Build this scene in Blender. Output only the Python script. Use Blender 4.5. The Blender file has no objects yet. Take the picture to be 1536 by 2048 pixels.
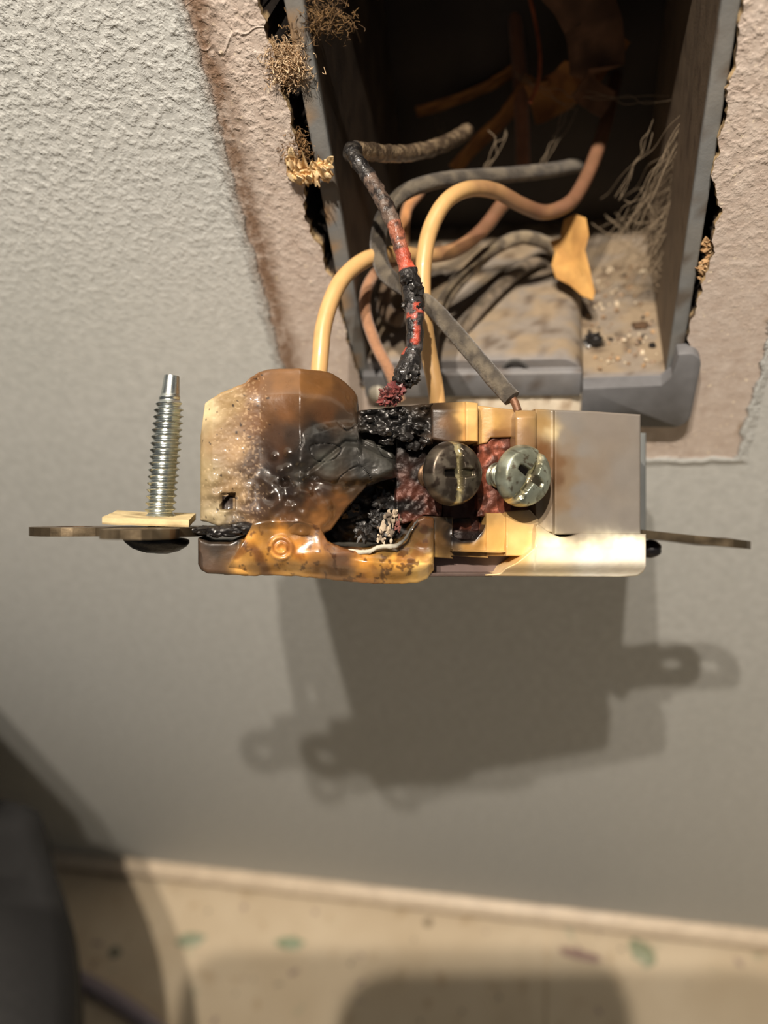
import bpy, bmesh, math, random
from mathutils import Vector, Matrix, noise
random.seed(7)
C = bpy.context.scene.collection
MM = 0.001
# ------------------------------------------------------------------ camera
F = 1600.0                                   # focal length in pixels of the 1536 x 2048 frame
X = Vector((7980, 150, -1600)).normalized()  # the wall's axes seen from the camera (right, down, forward)
Z = -Vector((292, 1552, 1600)); Z = (Z - X * X.dot(Z)).normalized()
Y = Z.cross(X)
CAM = Vector((0, -120, 380))                 # mm: 12 cm off the wall, 38 cm above the floor
def cw(c): return Vector((X.dot(c), Y.dot(c), Z.dot(c)))
R3 = Matrix((cw(Vector((1, 0, 0))), cw(Vector((0, -1, 0))), cw(Vector((0, 0, -1))))).transposed()
cam = bpy.data.cameras.new('camera'); co = bpy.data.objects.new('camera', cam); C.objects.link(co)
co.matrix_world = Matrix.Translation(CAM * MM) @ R3.to_4x4()
cam.sensor_fit = 'VERTICAL'; cam.sensor_height = 36; cam.lens = 36 * F / 2048
cam.clip_start = 0.005; cam.clip_end = 20
cam.dof.use_dof = True; cam.dof.focus_distance = 0.1155; cam.dof.aperture_fstop = 11.0
bpy.context.scene.camera = co
# ------------------------------------------------------------------ world, lights, exposure
sc = bpy.context.scene
sc.view_settings.view_transform = 'Standard'; sc.view_settings.look = 'None'
sc.view_settings.gamma = 1; sc.view_settings.use_curve_mapping = False
sc.view_settings.exposure = 0.0
wd_ = bpy.data.worlds.new('world'); sc.world = wd_; wd_.use_nodes = True
bg = wd_.node_tree.nodes['Background']; bg.inputs[0].default_value = (0.93, 0.96, 1.0, 1); bg.inputs[1].default_value = 0.085
LIGHTS = [((-58, -176, 730), 7.9, (1, 0.87, 0.73)), ((-2, -176, 730), 7.9, (1, 0.87, 0.73))]
for loc, pw, colr in LIGHTS:
    ld = bpy.data.lights.new('work_light', 'POINT'); ld.energy = pw; ld.color = colr; ld.shadow_soft_size = 0.0035
    lo = bpy.data.objects.new('work_light', ld); C.objects.link(lo); lo.location = Vector(loc) * MM

# ------------------------------------------------------------------ helpers
def at(px, py, depth): return CAM + cw(Vector(((px - 768) / F, (py - 1024) / F, 1)) * depth)
def wy(px, py, y=0):
    r = cw(Vector((px - 768, py - 1024, F))); return CAM + r * ((120 + y) / r.y)
def wz(px, py, z=0):
    r = cw(Vector((px - 768, py - 1024, F))); return CAM + r * ((z - 380) / r.z)
def lin(c):
    return tuple((v / 255 / 12.92) if v / 255 <= .04045 else ((v / 255 + .055) / 1.055) ** 2.4 for v in c[:3]) + (c[3] if len(c) > 3 else 1,)
def sm(a, b, x):
    t = min(1, max(0, (x - a) / (b - a))); return t * t * (3 - 2 * t)
def mix(a, b, t): return tuple(p + (q - p) * t for p, q in zip(a, b))
def interp(pts, x):
    if x <= pts[0][0]: return pts[0][1]
    for (a, b), (c, d) in zip(pts, pts[1:]):
        if x <= c: return b + (d - b) * (x - a) / (c - a) if c > a else d
    return pts[-1][1]
def nz(x, y, z=0, s=1.0): return noise.noise(Vector((x * s, y * s, z * s)))
def fbm(x, y, z=0, s=1.0, o=4): return noise.fractal(Vector((x * s, y * s, z * s)), 1.0, 2.0, o)
def tag(o, label=None, cat=None, group=None, kind=None):
    for k, v in (('label', label), ('category', cat), ('group', group), ('kind', kind)):
        if v: o[k] = v
    return o
def empty(name, loc=(0, 0, 0)):
    o = bpy.data.objects.new(name, None); C.objects.link(o); o.location = Vector(loc) * MM
    o.empty_display_size = 0.01; return o
def link(name, verts, faces, m, parent=None, cols=None, smooth=True, off=Vector((0, 0, 0))):
    me = bpy.data.meshes.new(name); me.from_pydata([(Vector(v) - off) * MM for v in verts], [], faces)
    me.validate()
    if cols:
        a = me.color_attributes.new('Col', 'FLOAT_COLOR', 'POINT')
        for i, c in enumerate(cols): a.data[i].color = lin(c)
    bm = bmesh.new(); bm.from_mesh(me); bmesh.ops.recalc_face_normals(bm, faces=bm.faces); bm.to_mesh(me); bm.free()
    me.polygons.foreach_set('use_smooth', [smooth] * len(me.polygons))
    if smooth: me.set_sharp_from_angle(angle=math.radians(50))
    me.materials.append(m)
    o = bpy.data.objects.new(name, me); C.objects.link(o)
    if parent: o.parent = parent
    elif off.length: o.location = off * MM
    return o

def mat(name, col=None, rough=.5, metal=0, var=.12, nscale=400, bump=.3, bscale=1500, bdist=.0002, coat=0, rvar=.1, sheen=0, sss=0, spec=.5):
    m = bpy.data.materials.new(name); m.use_nodes = True; nt = m.node_tree; N = nt.nodes; L = nt.links
    b = N['Principled BSDF']; tc = N.new('ShaderNodeTexCoord')
    n = N.new('ShaderNodeTexNoise'); n.inputs['Scale'].default_value = nscale; n.inputs['Detail'].default_value = 6
    L.new(tc.outputs['Object'], n.inputs['Vector'])
    hv = N.new('ShaderNodeHueSaturation'); alpha = None
    mr = N.new('ShaderNodeMapRange'); mr.inputs[1].default_value = .3; mr.inputs[2].default_value = .7
    mr.inputs[3].default_value = 1 - var; mr.inputs[4].default_value = 1 + var
    L.new(n.outputs['Fac'], mr.inputs[0]); L.new(mr.outputs[0], hv.inputs['Value'])
    if col is None:
        a = N.new('ShaderNodeAttribute'); a.attribute_name = 'Col'; L.new(a.outputs['Color'], hv.inputs['Color'])
        if coat > .5:                       # alpha of the colour = how glossy the melt is
            mg = N.new('ShaderNodeMath'); mg.operation = 'MULTIPLY'; mg.inputs[1].default_value = coat
            L.new(a.outputs['Alpha'], mg.inputs[0]); L.new(mg.outputs[0], b.inputs['Coat Weight']); alpha = a.outputs['Alpha']
    else: hv.inputs['Color'].default_value = lin(col)
    L.new(hv.outputs[0], b.inputs['Base Color'])
    r = N.new('ShaderNodeMapRange'); r.inputs[3].default_value = max(.02, rough - rvar); r.inputs[4].default_value = min(1, rough + rvar)
    L.new(n.outputs['Fac'], r.inputs[0]); L.new(r.outputs[0], b.inputs['Roughness'])
    if alpha:
        ar = N.new('ShaderNodeMapRange'); ar.inputs[3].default_value = .34; ar.inputs[4].default_value = 0
        ad = N.new('ShaderNodeMath'); L.new(alpha, ar.inputs[0]); L.new(ar.outputs[0], ad.inputs[0]); L.new(r.outputs[0], ad.inputs[1]); L.new(ad.outputs[0], b.inputs['Roughness'])
    b.inputs['Metallic'].default_value = metal; b.inputs['Coat Weight'].default_value = coat; b.inputs['Coat Roughness'].default_value = .08
    b.inputs['Sheen Weight'].default_value = sheen; b.inputs['Specular IOR Level'].default_value = spec
    if sss:
        b.inputs['Subsurface Weight'].default_value = sss; b.inputs['Subsurface Radius'].default_value = (1, .5, .25); b.inputs['Subsurface Scale'].default_value = .001
    if bump:
        n2 = N.new('ShaderNodeTexNoise'); n2.inputs['Scale'].default_value = bscale; n2.inputs['Detail'].default_value = 4
        L.new(tc.outputs['Object'], n2.inputs['Vector'])
        bp = N.new('ShaderNodeBump'); bp.inputs['Strength'].default_value = bump; bp.inputs['Distance'].default_value = bdist
        L.new(n2.outputs['Fac'], bp.inputs['Height']); L.new(bp.outputs[0], b.inputs['Normal'])
    return m

M_GLOSS = mat('melted_plastic', rough=.3, coat=.8, bump=.25, bscale=900, bdist=.0002, var=.15)
M_PLAS = mat('burnt_plastic', rough=.38, coat=.25, bump=.2, bscale=1200, var=.08, sss=.1)
M_GREYP = mat('grey_plastic', rough=.45, bump=.15, bscale=2500, bdist=.0001, var=.04)
M_CHAR = mat('char', rough=.42, coat=.3, bump=.5, bscale=1100, bdist=.0004, var=.3)
M_COPPER = mat('burnt_copper', rough=.5, metal=.3, bump=.6, bscale=1800, bdist=.0002, var=.25)
M_ZINC = mat('zinc', col=(205, 212, 210), rough=.28, metal=1, bump=.15, bscale=3000, bdist=.00005, var=.08)
M_SCREW = mat('screw_metal', rough=.36, metal=.75, bump=.25, bscale=2500, bdist=.0001, var=.2)
M_STRAP = mat('strap_metal', rough=.4, metal=.8, bump=.2, bscale=2000, bdist=.0001, var=.25)
M_BLACK = mat('black_metal', col=(22, 23, 27), rough=.35, metal=.3, bump=.4, bscale=2500, bdist=.0002)
M_INS = mat('insulation', rough=.4, bump=.12, bscale=1500, bdist=.0001, var=.06, coat=.15, sss=.1)
M_DUSTY = mat('dusty_insulation', rough=.85, bump=.8, bscale=2200, bdist=.0003, var=.2, sheen=.3)
M_BURNW = mat('burnt_insulation', rough=.4, coat=.35, bump=.8, bscale=1600, bdist=.0004, var=.3)
M_PAPER = mat('paper', rough=.85, bump=.4, bscale=1500, var=.15)
M_BOX = mat('box_plastic', rough=.6, bump=.3, bscale=2200, bdist=.0001, var=.1)
M_WEB = mat('cobweb', col=(150, 134, 112), rough=.9, bump=0)
M_FUZZ = mat('fluff', rough=.95, bump=.6, bscale=2500, var=.3)
M_BAG = mat('black_fabric', rough=.75, bump=.3, bscale=900, bdist=.0003, var=.15)
M_CORD = mat('cord', col=(150, 140, 148), rough=.4, bump=.1)

def tube_geo(pts, rad, seg=10, ring=14, amp=0, nsc=.6, lump=None, colf=None, closed=True):
    """smooth tube through world points in mm"""
    P = [pts[0] * 2 - pts[1]] + list(pts) + [pts[-1] * 2 - pts[-2]]
    path = []
    for i in range(1, len(P) - 2):
        for k in range(seg):
            t = k / seg; a, b, c, d = P[i - 1:i + 3]
            path.append(((b * 2) + (c - a) * t + (a * 2 - b * 5 + c * 4 - d) * t * t + (b * 3 - a - c * 3 + d) * t ** 3) * .5)
    path.append(pts[-1]); n = len(path)
    T = [(path[min(i + 1, n - 1)] - path[max(i - 1, 0)]).normalized() for i in range(n)]
    u = T[0].orthogonal().normalized(); V = []; Fc = []; CO = []
    for i, p in enumerate(path):
        u = (u - T[i] * u.dot(T[i])).normalized(); w = T[i].cross(u); s = i / (n - 1)
        r0 = rad(s) if callable(rad) else rad
        for j in range(ring):
            a = 2 * math.pi * j / ring; d = u * math.cos(a) + w * math.sin(a); q = p + d * r0
            r = r0 + amp * fbm(q.x, q.y, q.z, nsc)
            if lump: r += lump(s, a, q)
            V.append(p + d * max(.05, r)); CO.append(colf(s, a, q) if colf else (200, 200, 200))
    for i in range(n - 1):
        for j in range(ring):
            k = (j + 1) % ring; Fc.append((i * ring + j, i * ring + k, (i + 1) * ring + k, (i + 1) * ring + j))
    for e, i in ((0, 0), (1, n - 1)):
        c = len(V); r0 = rad(e) if callable(rad) else rad
        V.append(path[i] + T[i] * (r0 * .25 * (1 if e else -1))); CO.append(CO[i * ring])
        for j in range(ring): Fc.append((i * ring + j, i * ring + (j + 1) % ring, c))
    return V, Fc, CO
def tube(name, pts, rad, m, parent=None, off=Vector((0, 0, 0)), **k):
    V, Fc, CO = tube_geo([Vector(p) for p in pts], rad, **k); return link(name, V, Fc, m, parent, CO, off=off)
def box_geo(x0, x1, y0, y1, z0, z1):
    V = [Vector((x, y, z)) for x in (x0, x1) for y in (y0, y1) for z in (z0, z1)]
    return V, [(0, 1, 3, 2), (4, 6, 7, 5), (0, 4, 5, 1), (2, 3, 7, 6), (0, 2, 6, 4), (1, 5, 7, 3)]
def join(parts):
    V = []; Fc = []; CO = []
    for p in parts:
        o = len(V); V += p[0]; Fc += [tuple(i + o for i in f) for f in p[1]]
        if len(p) > 2: CO += p[2]
    return V, Fc, CO
def fine_box(x0, x1, y0, y1, z0, z1, step, colf, bev=.4, disp=None):
    """bevelled box with subdivided faces carrying colour"""
    bm = bmesh.new(); V, Fc = box_geo(x0, x1, y0, y1, z0, z1)
    vs = [bm.verts.new(v) for v in V]
    for f in Fc: bm.faces.new([vs[i] for i in f])
    bmesh.ops.bevel(bm, geom=list(bm.edges), offset=bev, segments=3, affect='EDGES', profile=.5)
    for ax, (a, b) in enumerate(((x0, x1), (y0, y1), (z0, z1))):
        k = int((b - a) / step)
        for i in range(1, k):
            no = [0, 0, 0]; no[ax] = 1; pc = [0, 0, 0]; pc[ax] = a + (b - a) * i / k
            bmesh.ops.bisect_plane(bm, geom=list(bm.verts) + list(bm.edges) + list(bm.faces), plane_co=pc, plane_no=no)
    bm.verts.index_update()
    V = [v.co.copy() for v in bm.verts]; Fc = [tuple(v.index for v in f.verts) for f in bm.faces]; bm.free()
    if disp: V = [disp(v) for v in V]
    return V, Fc, [colf(v) for v in V]
def extrude_poly(poly, axis_fn, d0, d1, colf=None, bev=0):
    """poly: 2-D outline; axis_fn(a,b,d)->Vector"""
    n = len(poly); V = [axis_fn(a, b, d0) for a, b in poly] + [axis_fn(a, b, d1) for a, b in poly]
    Fc = [tuple(range(n)), tuple(range(2 * n - 1, n - 1, -1))] + [(i, (i + 1) % n, n + (i + 1) % n, n + i) for i in range(n)]
    return V, Fc, [colf(v) if colf else (128, 128, 128) for v in V]
def blob_geo(c, r, amp, sub=3, nsc=.8, stretch=(1, 1, 1), colf=None):
    bm = bmesh.new(); bmesh.ops.create_icosphere(bm, subdivisions=sub, radius=1)
    V = []
    for v in bm.verts:
        d = Vector(v.co); k = r * (1 + amp * fbm(d.x + c.x, d.y + c.y, d.z + c.z, nsc * 2, 4))
        V.append(c + Vector((d.x * stretch[0], d.y * stretch[1], d.z * stretch[2])) * k)
    Fc = [tuple(v.index for v in f.verts) for f in bm.faces]; bm.free()
    return V, Fc, [colf(v) if colf else (30, 28, 27) for v in V]

# ------------------------------------------------------------------ wall
def nodes_wall():
    m = bpy.data.materials.new('painted_wall'); m.use_nodes = True; nt = m.node_tree; N = nt.nodes; L = nt.links
    b = N['Principled BSDF']; g = N.new('ShaderNodeTexCoord'); sep = N.new('ShaderNodeSeparateXYZ')
    def math_(op, a, c=None, clamp=False):
        n = N.new('ShaderNodeMath'); n.operation = op; n.use_clamp = clamp
        for i, v in enumerate((a, c)):
            if v is None: continue
            if isinstance(v, (int, float)): n.inputs[i].default_value = v
            else: L.new(v, n.inputs[i])
        return n.outputs[0]
    def noi(s, d=5, r=.5, dist=0):
        n = N.new('ShaderNodeTexNoise'); n.inputs['Scale'].default_value = s; n.inputs['Detail'].default_value = d
        n.inputs['Roughness'].default_value = r; n.inputs['Distortion'].default_value = dist
        L.new(g.outputs['Object'], n.inputs['Vector']); return n.outputs['Fac']
    def rng(v, a, c, d=0, e=1):
        n = N.new('ShaderNodeMapRange'); n.inputs[1].default_value = a; n.inputs[2].default_value = c; n.inputs[3].default_value = d; n.inputs[4].default_value = e
        L.new(v, n.inputs[0]); return n.outputs[0]
    def mixc(f, a, c):
        n = N.new('ShaderNodeMix'); n.data_type = 'RGBA'; L.new(f, n.inputs[0])
        for i, v in ((6, a), (7, c)):
            if isinstance(v, tuple): n.inputs[i].default_value = lin(v)
            else: L.new(v, n.inputs[i])
        return n.outputs[2]
    L.new(g.outputs['Object'], sep.inputs[0])
    wob = math_('MULTIPLY', math_('SUBTRACT', noi(330, 6, .65), .5), .0032)
    wob2 = math_('MULTIPLY', math_('SUBTRACT', noi(60, 3), .5), .002)
    x = math_('ADD', math_('ADD', sep.outputs['X'], wob), wob2)
    z = math_('ADD', math_('ADD', sep.outputs['Z'], math_('MULTIPLY', wob, .6)), wob2)
    # footprint left by the old cover plate: x -49..35.5 mm, z above 270.5 mm
    dl = math_('SUBTRACT', x, -.0492); dr = math_('SUBTRACT', .0356, x); db = math_('SUBTRACT', z, .2702)
    d = math_('MINIMUM', math_('MINIMUM', dl, dr), db)                 # >0 inside
    inside = rng(d, -.0002, .0002)
    fine = noi(1500, 4); mid = noi(420, 5, .6); big = noi(90, 3)
    paint = mixc(rng(mid, .35, .7), (190, 193, 191), (207, 210, 208))
    bare = mixc(rng(mid, .3, .7), (188, 172, 160), (210, 198, 188))
    bare = mixc(rng(noi(900, 4), .62, .72), bare, (236, 222, 200))
    base = mixc(inside, paint, bare)
    grime = math_('MULTIPLY', rng(math_('ABSOLUTE', math_('SUBTRACT', dl, .0014)), .0034, .0004), rng(noi(260, 6, .7), .32, .52))
    grime = math_('MULTIPLY', grime, rng(z, .266, .272))
    base = mixc(math_('MULTIPLY', grime, .85), base, (112, 82, 56))
    grr = math_('MULTIPLY', rng(math_('ABSOLUTE', math_('SUBTRACT', dr, .0005)), .0009, .0002), rng(noi(120, 4, .6), .5, .6))
    grr = math_('MULTIPLY', grr, rng(z, .272, .276))
    base = mixc(math_('MULTIPLY', grr, .55), base, (140, 112, 80))
    # faint marks low on the wall
    low = math_('MULTIPLY', rng(noi(14, 3), .55, .75), .16)
    base = mixc(low, base, (150, 158, 150))
    L.new(base, b.inputs['Base Color'])
    # relief: stipple everywhere, coarser high up, raised paint edge, bead at the footprint's rim
    up = rng(sep.outputs['Z'], .295, .345, .12, 1)
    h1 = math_('MULTIPLY', mid, math_('MULTIPLY', up, .9))
    h2 = math_('MULTIPLY', rng(noi(800, 3), .45, .75), math_('MULTIPLY', up, .55))
    crack = math_('MULTIPLY', math_('MULTIPLY', rng(math_('ABSOLUTE', math_('SUBTRACT', noi(70, 3, .5, .4), .5)), .006, 0), rng(noi(33, 2), .5, .56)), math_('MULTIPLY', inside, .35))
    step = math_('MULTIPLY', inside, -1.6)
    bead = math_('MULTIPLY', rng(math_('ABSOLUTE', math_('ADD', d, .0008)), .0012, 0), .9)
    hh = math_('ADD', math_('ADD', math_('ADD', h1, h2), math_('ADD', step, bead)), math_('ADD', crack, math_('MULTIPLY', fine, .12)))
    bp = N.new('ShaderNodeBump'); bp.inputs['Strength'].default_value = .9; bp.inputs['Distance'].default_value = .00042
    L.new(hh, bp.inputs['Height']); L.new(bp.outputs[0], b.inputs['Normal'])
    b.inputs['Roughness'].default_value = .55
    return m
def rough_loop(corners, step, amp, seed):
    out = []
    for i in range(len(corners)):
        a = Vector(corners[i]).to_2d() if len(corners[i]) > 2 else Vector(corners[i]); b = Vector(corners[(i + 1) % len(corners)])
        n = max(1, int((b - a).length / step)); nrm = Vector((-(b - a).y, (b - a).x)).normalized()
        for k in range(n):
            p = a + (b - a) * k / n; out.append(p + nrm * amp * (fbm(p.x, p.y, seed, .45, 5)))
    return out
hole = rough_loop([(-39.2, 391), (-38.8, 350), (-37.9, 335), (-38.6, 322), (-36.6, 311), (-35.8, 300), (-34.5, 288), (5, 284), (22, 283), (23.4, 296), (23.5, 304), (24.7, 311), (24.6, 320), (23.2, 325), (23.3, 336), (22.9, 391)], .5, .75, 3.3)
bm = bmesh.new()
outer = [(-900, 0), (700, 0), (700, 900), (-900, 900)]
ov = [bm.verts.new((x, 0, z)) for x, z in outer]; hv = [bm.verts.new((p.x, 0, p.y)) for p in hole]
es = [bm.edges.new((l[i], l[(i + 1) % len(l)])) for l in (ov, hv) for i in range(len(l))]
bmesh.ops.triangle_fill(bm, use_beauty=True, use_dissolve=False, edges=es)
bm.verts.index_update(); bm.faces.ensure_lookup_table()
V = [v.co.copy() for v in bm.verts]; Fc = [tuple(v.index for v in f.verts) for f in bm.faces]; bm.free()
no = len(ov); nh = len(hv)
wall = link('wall_back', V, Fc, nodes_wall(), smooth=False); tag(wall, kind='structure')
if wall.data.polygons[0].normal.y > 0: wall.data.flip_normals()
# the broken plasterboard edge behind the paint: dark papery reveal
def gypc(p, d):
    return mix((60, 45, 32), (185, 160, 120), sm(.15, .6, .5 + fbm(p.x, p.y, d * 3, .5))) if d < 3 else (40, 32, 26)
rev = []; rc = []
lay = [(0, 0), (.6, .12), (1.6, -.15), (3, -.3), (12, -.5)]
cen = Vector((-6, 335))
for d, gr in lay:
    for p in hole:
        q = p + (p - cen).normalized() * (gr * -1 if d else 0) + Vector((nz(p.x, p.y, d, .9), nz(p.y, p.x, d, .9))) * (.35 if d else 0)
        rev.append(Vector((q.x, d, q.y))); rc.append(gypc(q, d))
Fc = [(k * nh + i, k * nh + (i + 1) % nh, (k + 1) * nh + (i + 1) % nh, (k + 1) * nh + i) for k in range(len(lay) - 1) for i in range(nh)]
tag(link('wall_board_edge', rev, Fc, mat('gypsum_edge', rough=.9, bump=.6), cols=rc), kind='structure').name = 'trim_1'
# cavity behind the board
V, Fc = box_geo(-200, 200, 13, 95, 120, 560)
cav = link('wall_inner', V, [f for f in Fc if f != (0, 4, 5, 1)], mat('cavity', col=(40, 33, 27), rough=.95), smooth=False); tag(cav, kind='structure')

# ------------------------------------------------------------------ floor and skirting
def nodes_floor():
    m = bpy.data.materials.new('spattered_floor'); m.use_nodes = True; nt = m.node_tree; N = nt.nodes; L = nt.links
    b = N['Principled BSDF']; g = N.new('ShaderNodeTexCoord')
    def noi(s, off=(0, 0, 0), d=4):
        mp = N.new('ShaderNodeMapping'); mp.inputs['Location'].default_value = off; L.new(g.outputs['Object'], mp.inputs[0])
        n = N.new('ShaderNodeTexNoise'); n.inputs['Scale'].default_value = s; n.inputs['Detail'].default_value = d; L.new(mp.outputs[0], n.inputs['Vector']); return n.outputs['Fac']
    def rng(v, a, c, d=0, e=1):
        n = N.new('ShaderNodeMapRange'); n.inputs[1].default_value = a; n.inputs[2].default_value = c; n.inputs[3].default_value = d; n.inputs[4].default_value = e
        L.new(v, n.inputs[0]); return n.outputs[0]
    def mixc(f, a, c):
        n = N.new('ShaderNodeMix'); n.data_type = 'RGBA'; L.new(f, n.inputs[0])
        for i, v in ((6, a), (7, c)):
            if isinstance(v, tuple): n.inputs[i].default_value = lin(v)
            else: L.new(v, n.inputs[i])
        return n.outputs[2]
    c = mixc(rng(noi(25), .35, .65), (208, 190, 160), (222, 206, 178))
    c = mixc(rng(noi(110, (3, 1, 0)), .6, .72, 0, .5), c, (170, 140, 96))
    c = mixc(rng(noi(95, (9, 2, 0), 2), .67, .74, 0, .4), c, (140, 160, 136))
    c = mixc(rng(noi(130, (1, 7, 0), 2), .68, .73, 0, .7), c, (120, 90, 100))
    c = mixc(rng(noi(160, (5, 5, 0), 2), .70, .74, 0, .8), c, (90, 84, 74))
    L.new(c, b.inputs['Base Color']); b.inputs['Roughness'].default_value = .6
    return m
MF = nodes_floor()
seam = wz(1092, 1950, 0).x
V, Fc = join([box_geo(-900, seam - .7, -900, 0, -4, 0), box_geo(seam + .7, 700, -900, 0, -4, 0), box_geo(-900, 700, -900, 13, -8, -1.2)])[:2]
tag(link('floor', V, Fc, MF, smooth=False), kind='structure')
# paint drops on the floor: flat splashes of paint, a fraction of a millimetre thick
def splash(px, py, rx, ry, rot, col, nm, lab, grp):
    c = wz(px, py, 0); V = []; n = 26
    for h in (0.02, .25):
        for i in range(n):
            a = 2 * math.pi * i / n; k = 1 + .35 * nz(math.cos(a) * 2 + px, math.sin(a) * 2 + py)
            u = rx * k * math.cos(a) * (1 if h < .1 else .93); w = ry * k * math.sin(a) * (1 if h < .1 else .93)
            V.append(c + Vector((u * math.cos(rot) - w * math.sin(rot), u * math.sin(rot) + w * math.cos(rot), h)))
    Fc = [tuple(range(n, 2 * n))] + [(i, (i + 1) % n, n + (i + 1) % n, n + i) for i in range(n)]
    off = Vector((c.x, c.y, 0))
    o = link(nm, V, Fc, mat('paint', col=mix(col, (200, 182, 150), .35), rough=.5, bump=0), off=off); tag(o, lab, 'paint drop', grp); return o
splash(580, 1886, 6.5, 2.6, 0.05, (120, 150, 122), 'paint_drop', 'larger green paint drop on the beige floor just in front of the wall', None)
splash(1285, 1905, 6, 4, -.6, (130, 150, 124), 'paint_drop', 'green smear of paint on the floor right of the tile joint', None)
splash(1160, 1910, 9, 1.9, -.12, (142, 108, 112), 'paint_streak', 'thin purple paint streak on the floor just right of the tile joint', None)
splash(380, 1880, 7, 3, .2, (130, 152, 130), 'paint_drop', 'pale green paint drop on the floor at the left, by the shadow edge', None)
splash(856, 1845, 2, 2, 0, (105, 88, 66), 'paint_drop', 'small brown spot on the floor under the middle of the skirting', None)
splash(230, 1905, 3, 2.5, 0, (88, 94, 84), 'paint_drop', 'dark green spot on the shaded floor beside the black bag', None)
# skirting bead: rounded strip along the foot of the wall
prof = [(0, 0)] + [(-6.2 * math.cos(a), 5 + 4.4 * math.sin(a)) for a in [math.pi / 2 * i / 8 for i in range(-1, 9)]] + [(0, 10.4)]
xs = [-700 + i * 6 for i in range(200)]
V = [Vector((x, y * (1 + .06 * nz(x, 0, i, .1)), max(0, z + .6 * nz(x, i, 0, .07)))) for x in xs for i, (y, z) in enumerate([(-.01, 0), (-5, 0)] + prof[1:])]
n = len(prof) + 1
Fc = [(i * n + j, i * n + j + 1, (i + 1) * n + j + 1, (i + 1) * n + j) for i in range(len(xs) - 1) for j in range(n - 1)]
CO = [mix((232, 214, 188), (92, 70, 54), max(0, min(1, 1.25 - v.z / 4.4)) * .9 + .25 * max(0, nz(v.x, v.z, 0, .12))) for v in V]  # brown grime low down, darkened further to paint the shadow under the bead
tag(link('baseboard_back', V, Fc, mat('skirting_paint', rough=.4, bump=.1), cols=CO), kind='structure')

# ------------------------------------------------------------------ black bag, cord on the floor
def bag():
    low = [(-172, -28), (-161, -38), (-150, -50), (-139, -64), (-130, -80), (-124, -97), (-122, -118), (-126, -145), (-150, -175), (-220, -185), (-300, -175), (-330, -120), (-330, -50), (-300, -28), (-230, -27)]
    upp = [(-172, -28), (-164, -34), (-164, -40), (-166, -48), (-170, -56), (-175, -62), (-182, -68), (-192, -74), (-205, -80), (-235, -84), (-290, -84), (-320, -75), (-326, -50), (-300, -30), (-230, -27)]  # unseen tall back, shaped to throw the shadow edge on the wall
    rows = [(0, .52, 0), (40, .62, 0), (80, .76, 0), (112, .90, 0), (126, .95, 0), (129, .935, 0), (132, .965, 0), (140, .985, 0), (147, .95, 0), (152, .85, .2), (160, .9, .7), (172, 1, 1), (230, 1, 1), (300, .99, 1), (325, .93, 1), (335, .8, 1)]
    def smooth_plan(p):
        out = []; n = len(p)
        for i in range(n):
            a, b, c_, d = (Vector(p[(i + k) % n]) for k in (-1, 0, 1, 2))
            for k in range(4):
                t = k / 4; out.append(((b * 2) + (c_ - a) * t + (a * 2 - b * 5 + c_ * 4 - d) * t * t + (b * 3 - a - c_ * 3 + d) * t ** 3) * .5)
        return out
    lp, up = smooth_plan(low), smooth_plan(upp); A = Vector((-235, -100)); A2 = Vector((-240, -52)); n = len(lp); V = []; CO = []
    for z, k, m_ in rows:
        for i in range(n):
            p = (A + (lp[i] - A) * k) * (1 - m_) + (A2 + (up[i] - A2) * k) * m_
            if z < 140: p.y = min(p.y, -26)
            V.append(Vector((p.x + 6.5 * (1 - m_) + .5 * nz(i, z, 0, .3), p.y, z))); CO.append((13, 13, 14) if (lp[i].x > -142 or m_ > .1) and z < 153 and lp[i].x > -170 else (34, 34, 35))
    Fc = [(i * n + j, i * n + (j + 1) % n, (i + 1) * n + (j + 1) % n, (i + 1) * n + j) for i in range(len(rows) - 1) for j in range(n)] + [tuple(range(n)), tuple(range(len(V) - n, len(V)))]
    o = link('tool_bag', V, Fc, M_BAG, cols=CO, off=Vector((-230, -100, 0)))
    tag(o, 'dark grey rounded bag with a black right side, standing in the lower left corner', 'bag')
bag()
cp = [wz(*p, 4) for p in [(90, 1930), (165, 1962), (225, 1995), (290, 2040), (350, 2100), (420, 2200)]]
o = tube('floor_cord', cp, 3.6, M_CORD, off=Vector((cp[0].x, cp[0].y, 0)))
tag(o, 'thin lilac-grey cord lying on the shaded floor beside the black bag', 'cord')

# the phone taking the picture: behind the lens, it throws the rounded shadow on the floor
def phone():
    pts = []
    for cx, cy, a0 in ((6, 20, 0), (-62, 20, 90), (-62, -118, 180), (6, -118, 270)):
        pts += [(cx + 8 * math.cos(math.radians(a0 + 15 * i)), cy + 8 * math.sin(math.radians(a0 + 15 * i))) for i in range(7)]
    g = bevel_poly(pts, lambda a, b, d: cw(Vector((a, -b, -d))), 6, 14, .8, lambda v: (20, 20, 22))
    o = link('phone', g[0], g[1], M_BLACK); o.location = CAM * MM
    tag(o, 'black phone held above the floor, throwing the rounded shadow at the bottom centre', 'phone')
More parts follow.
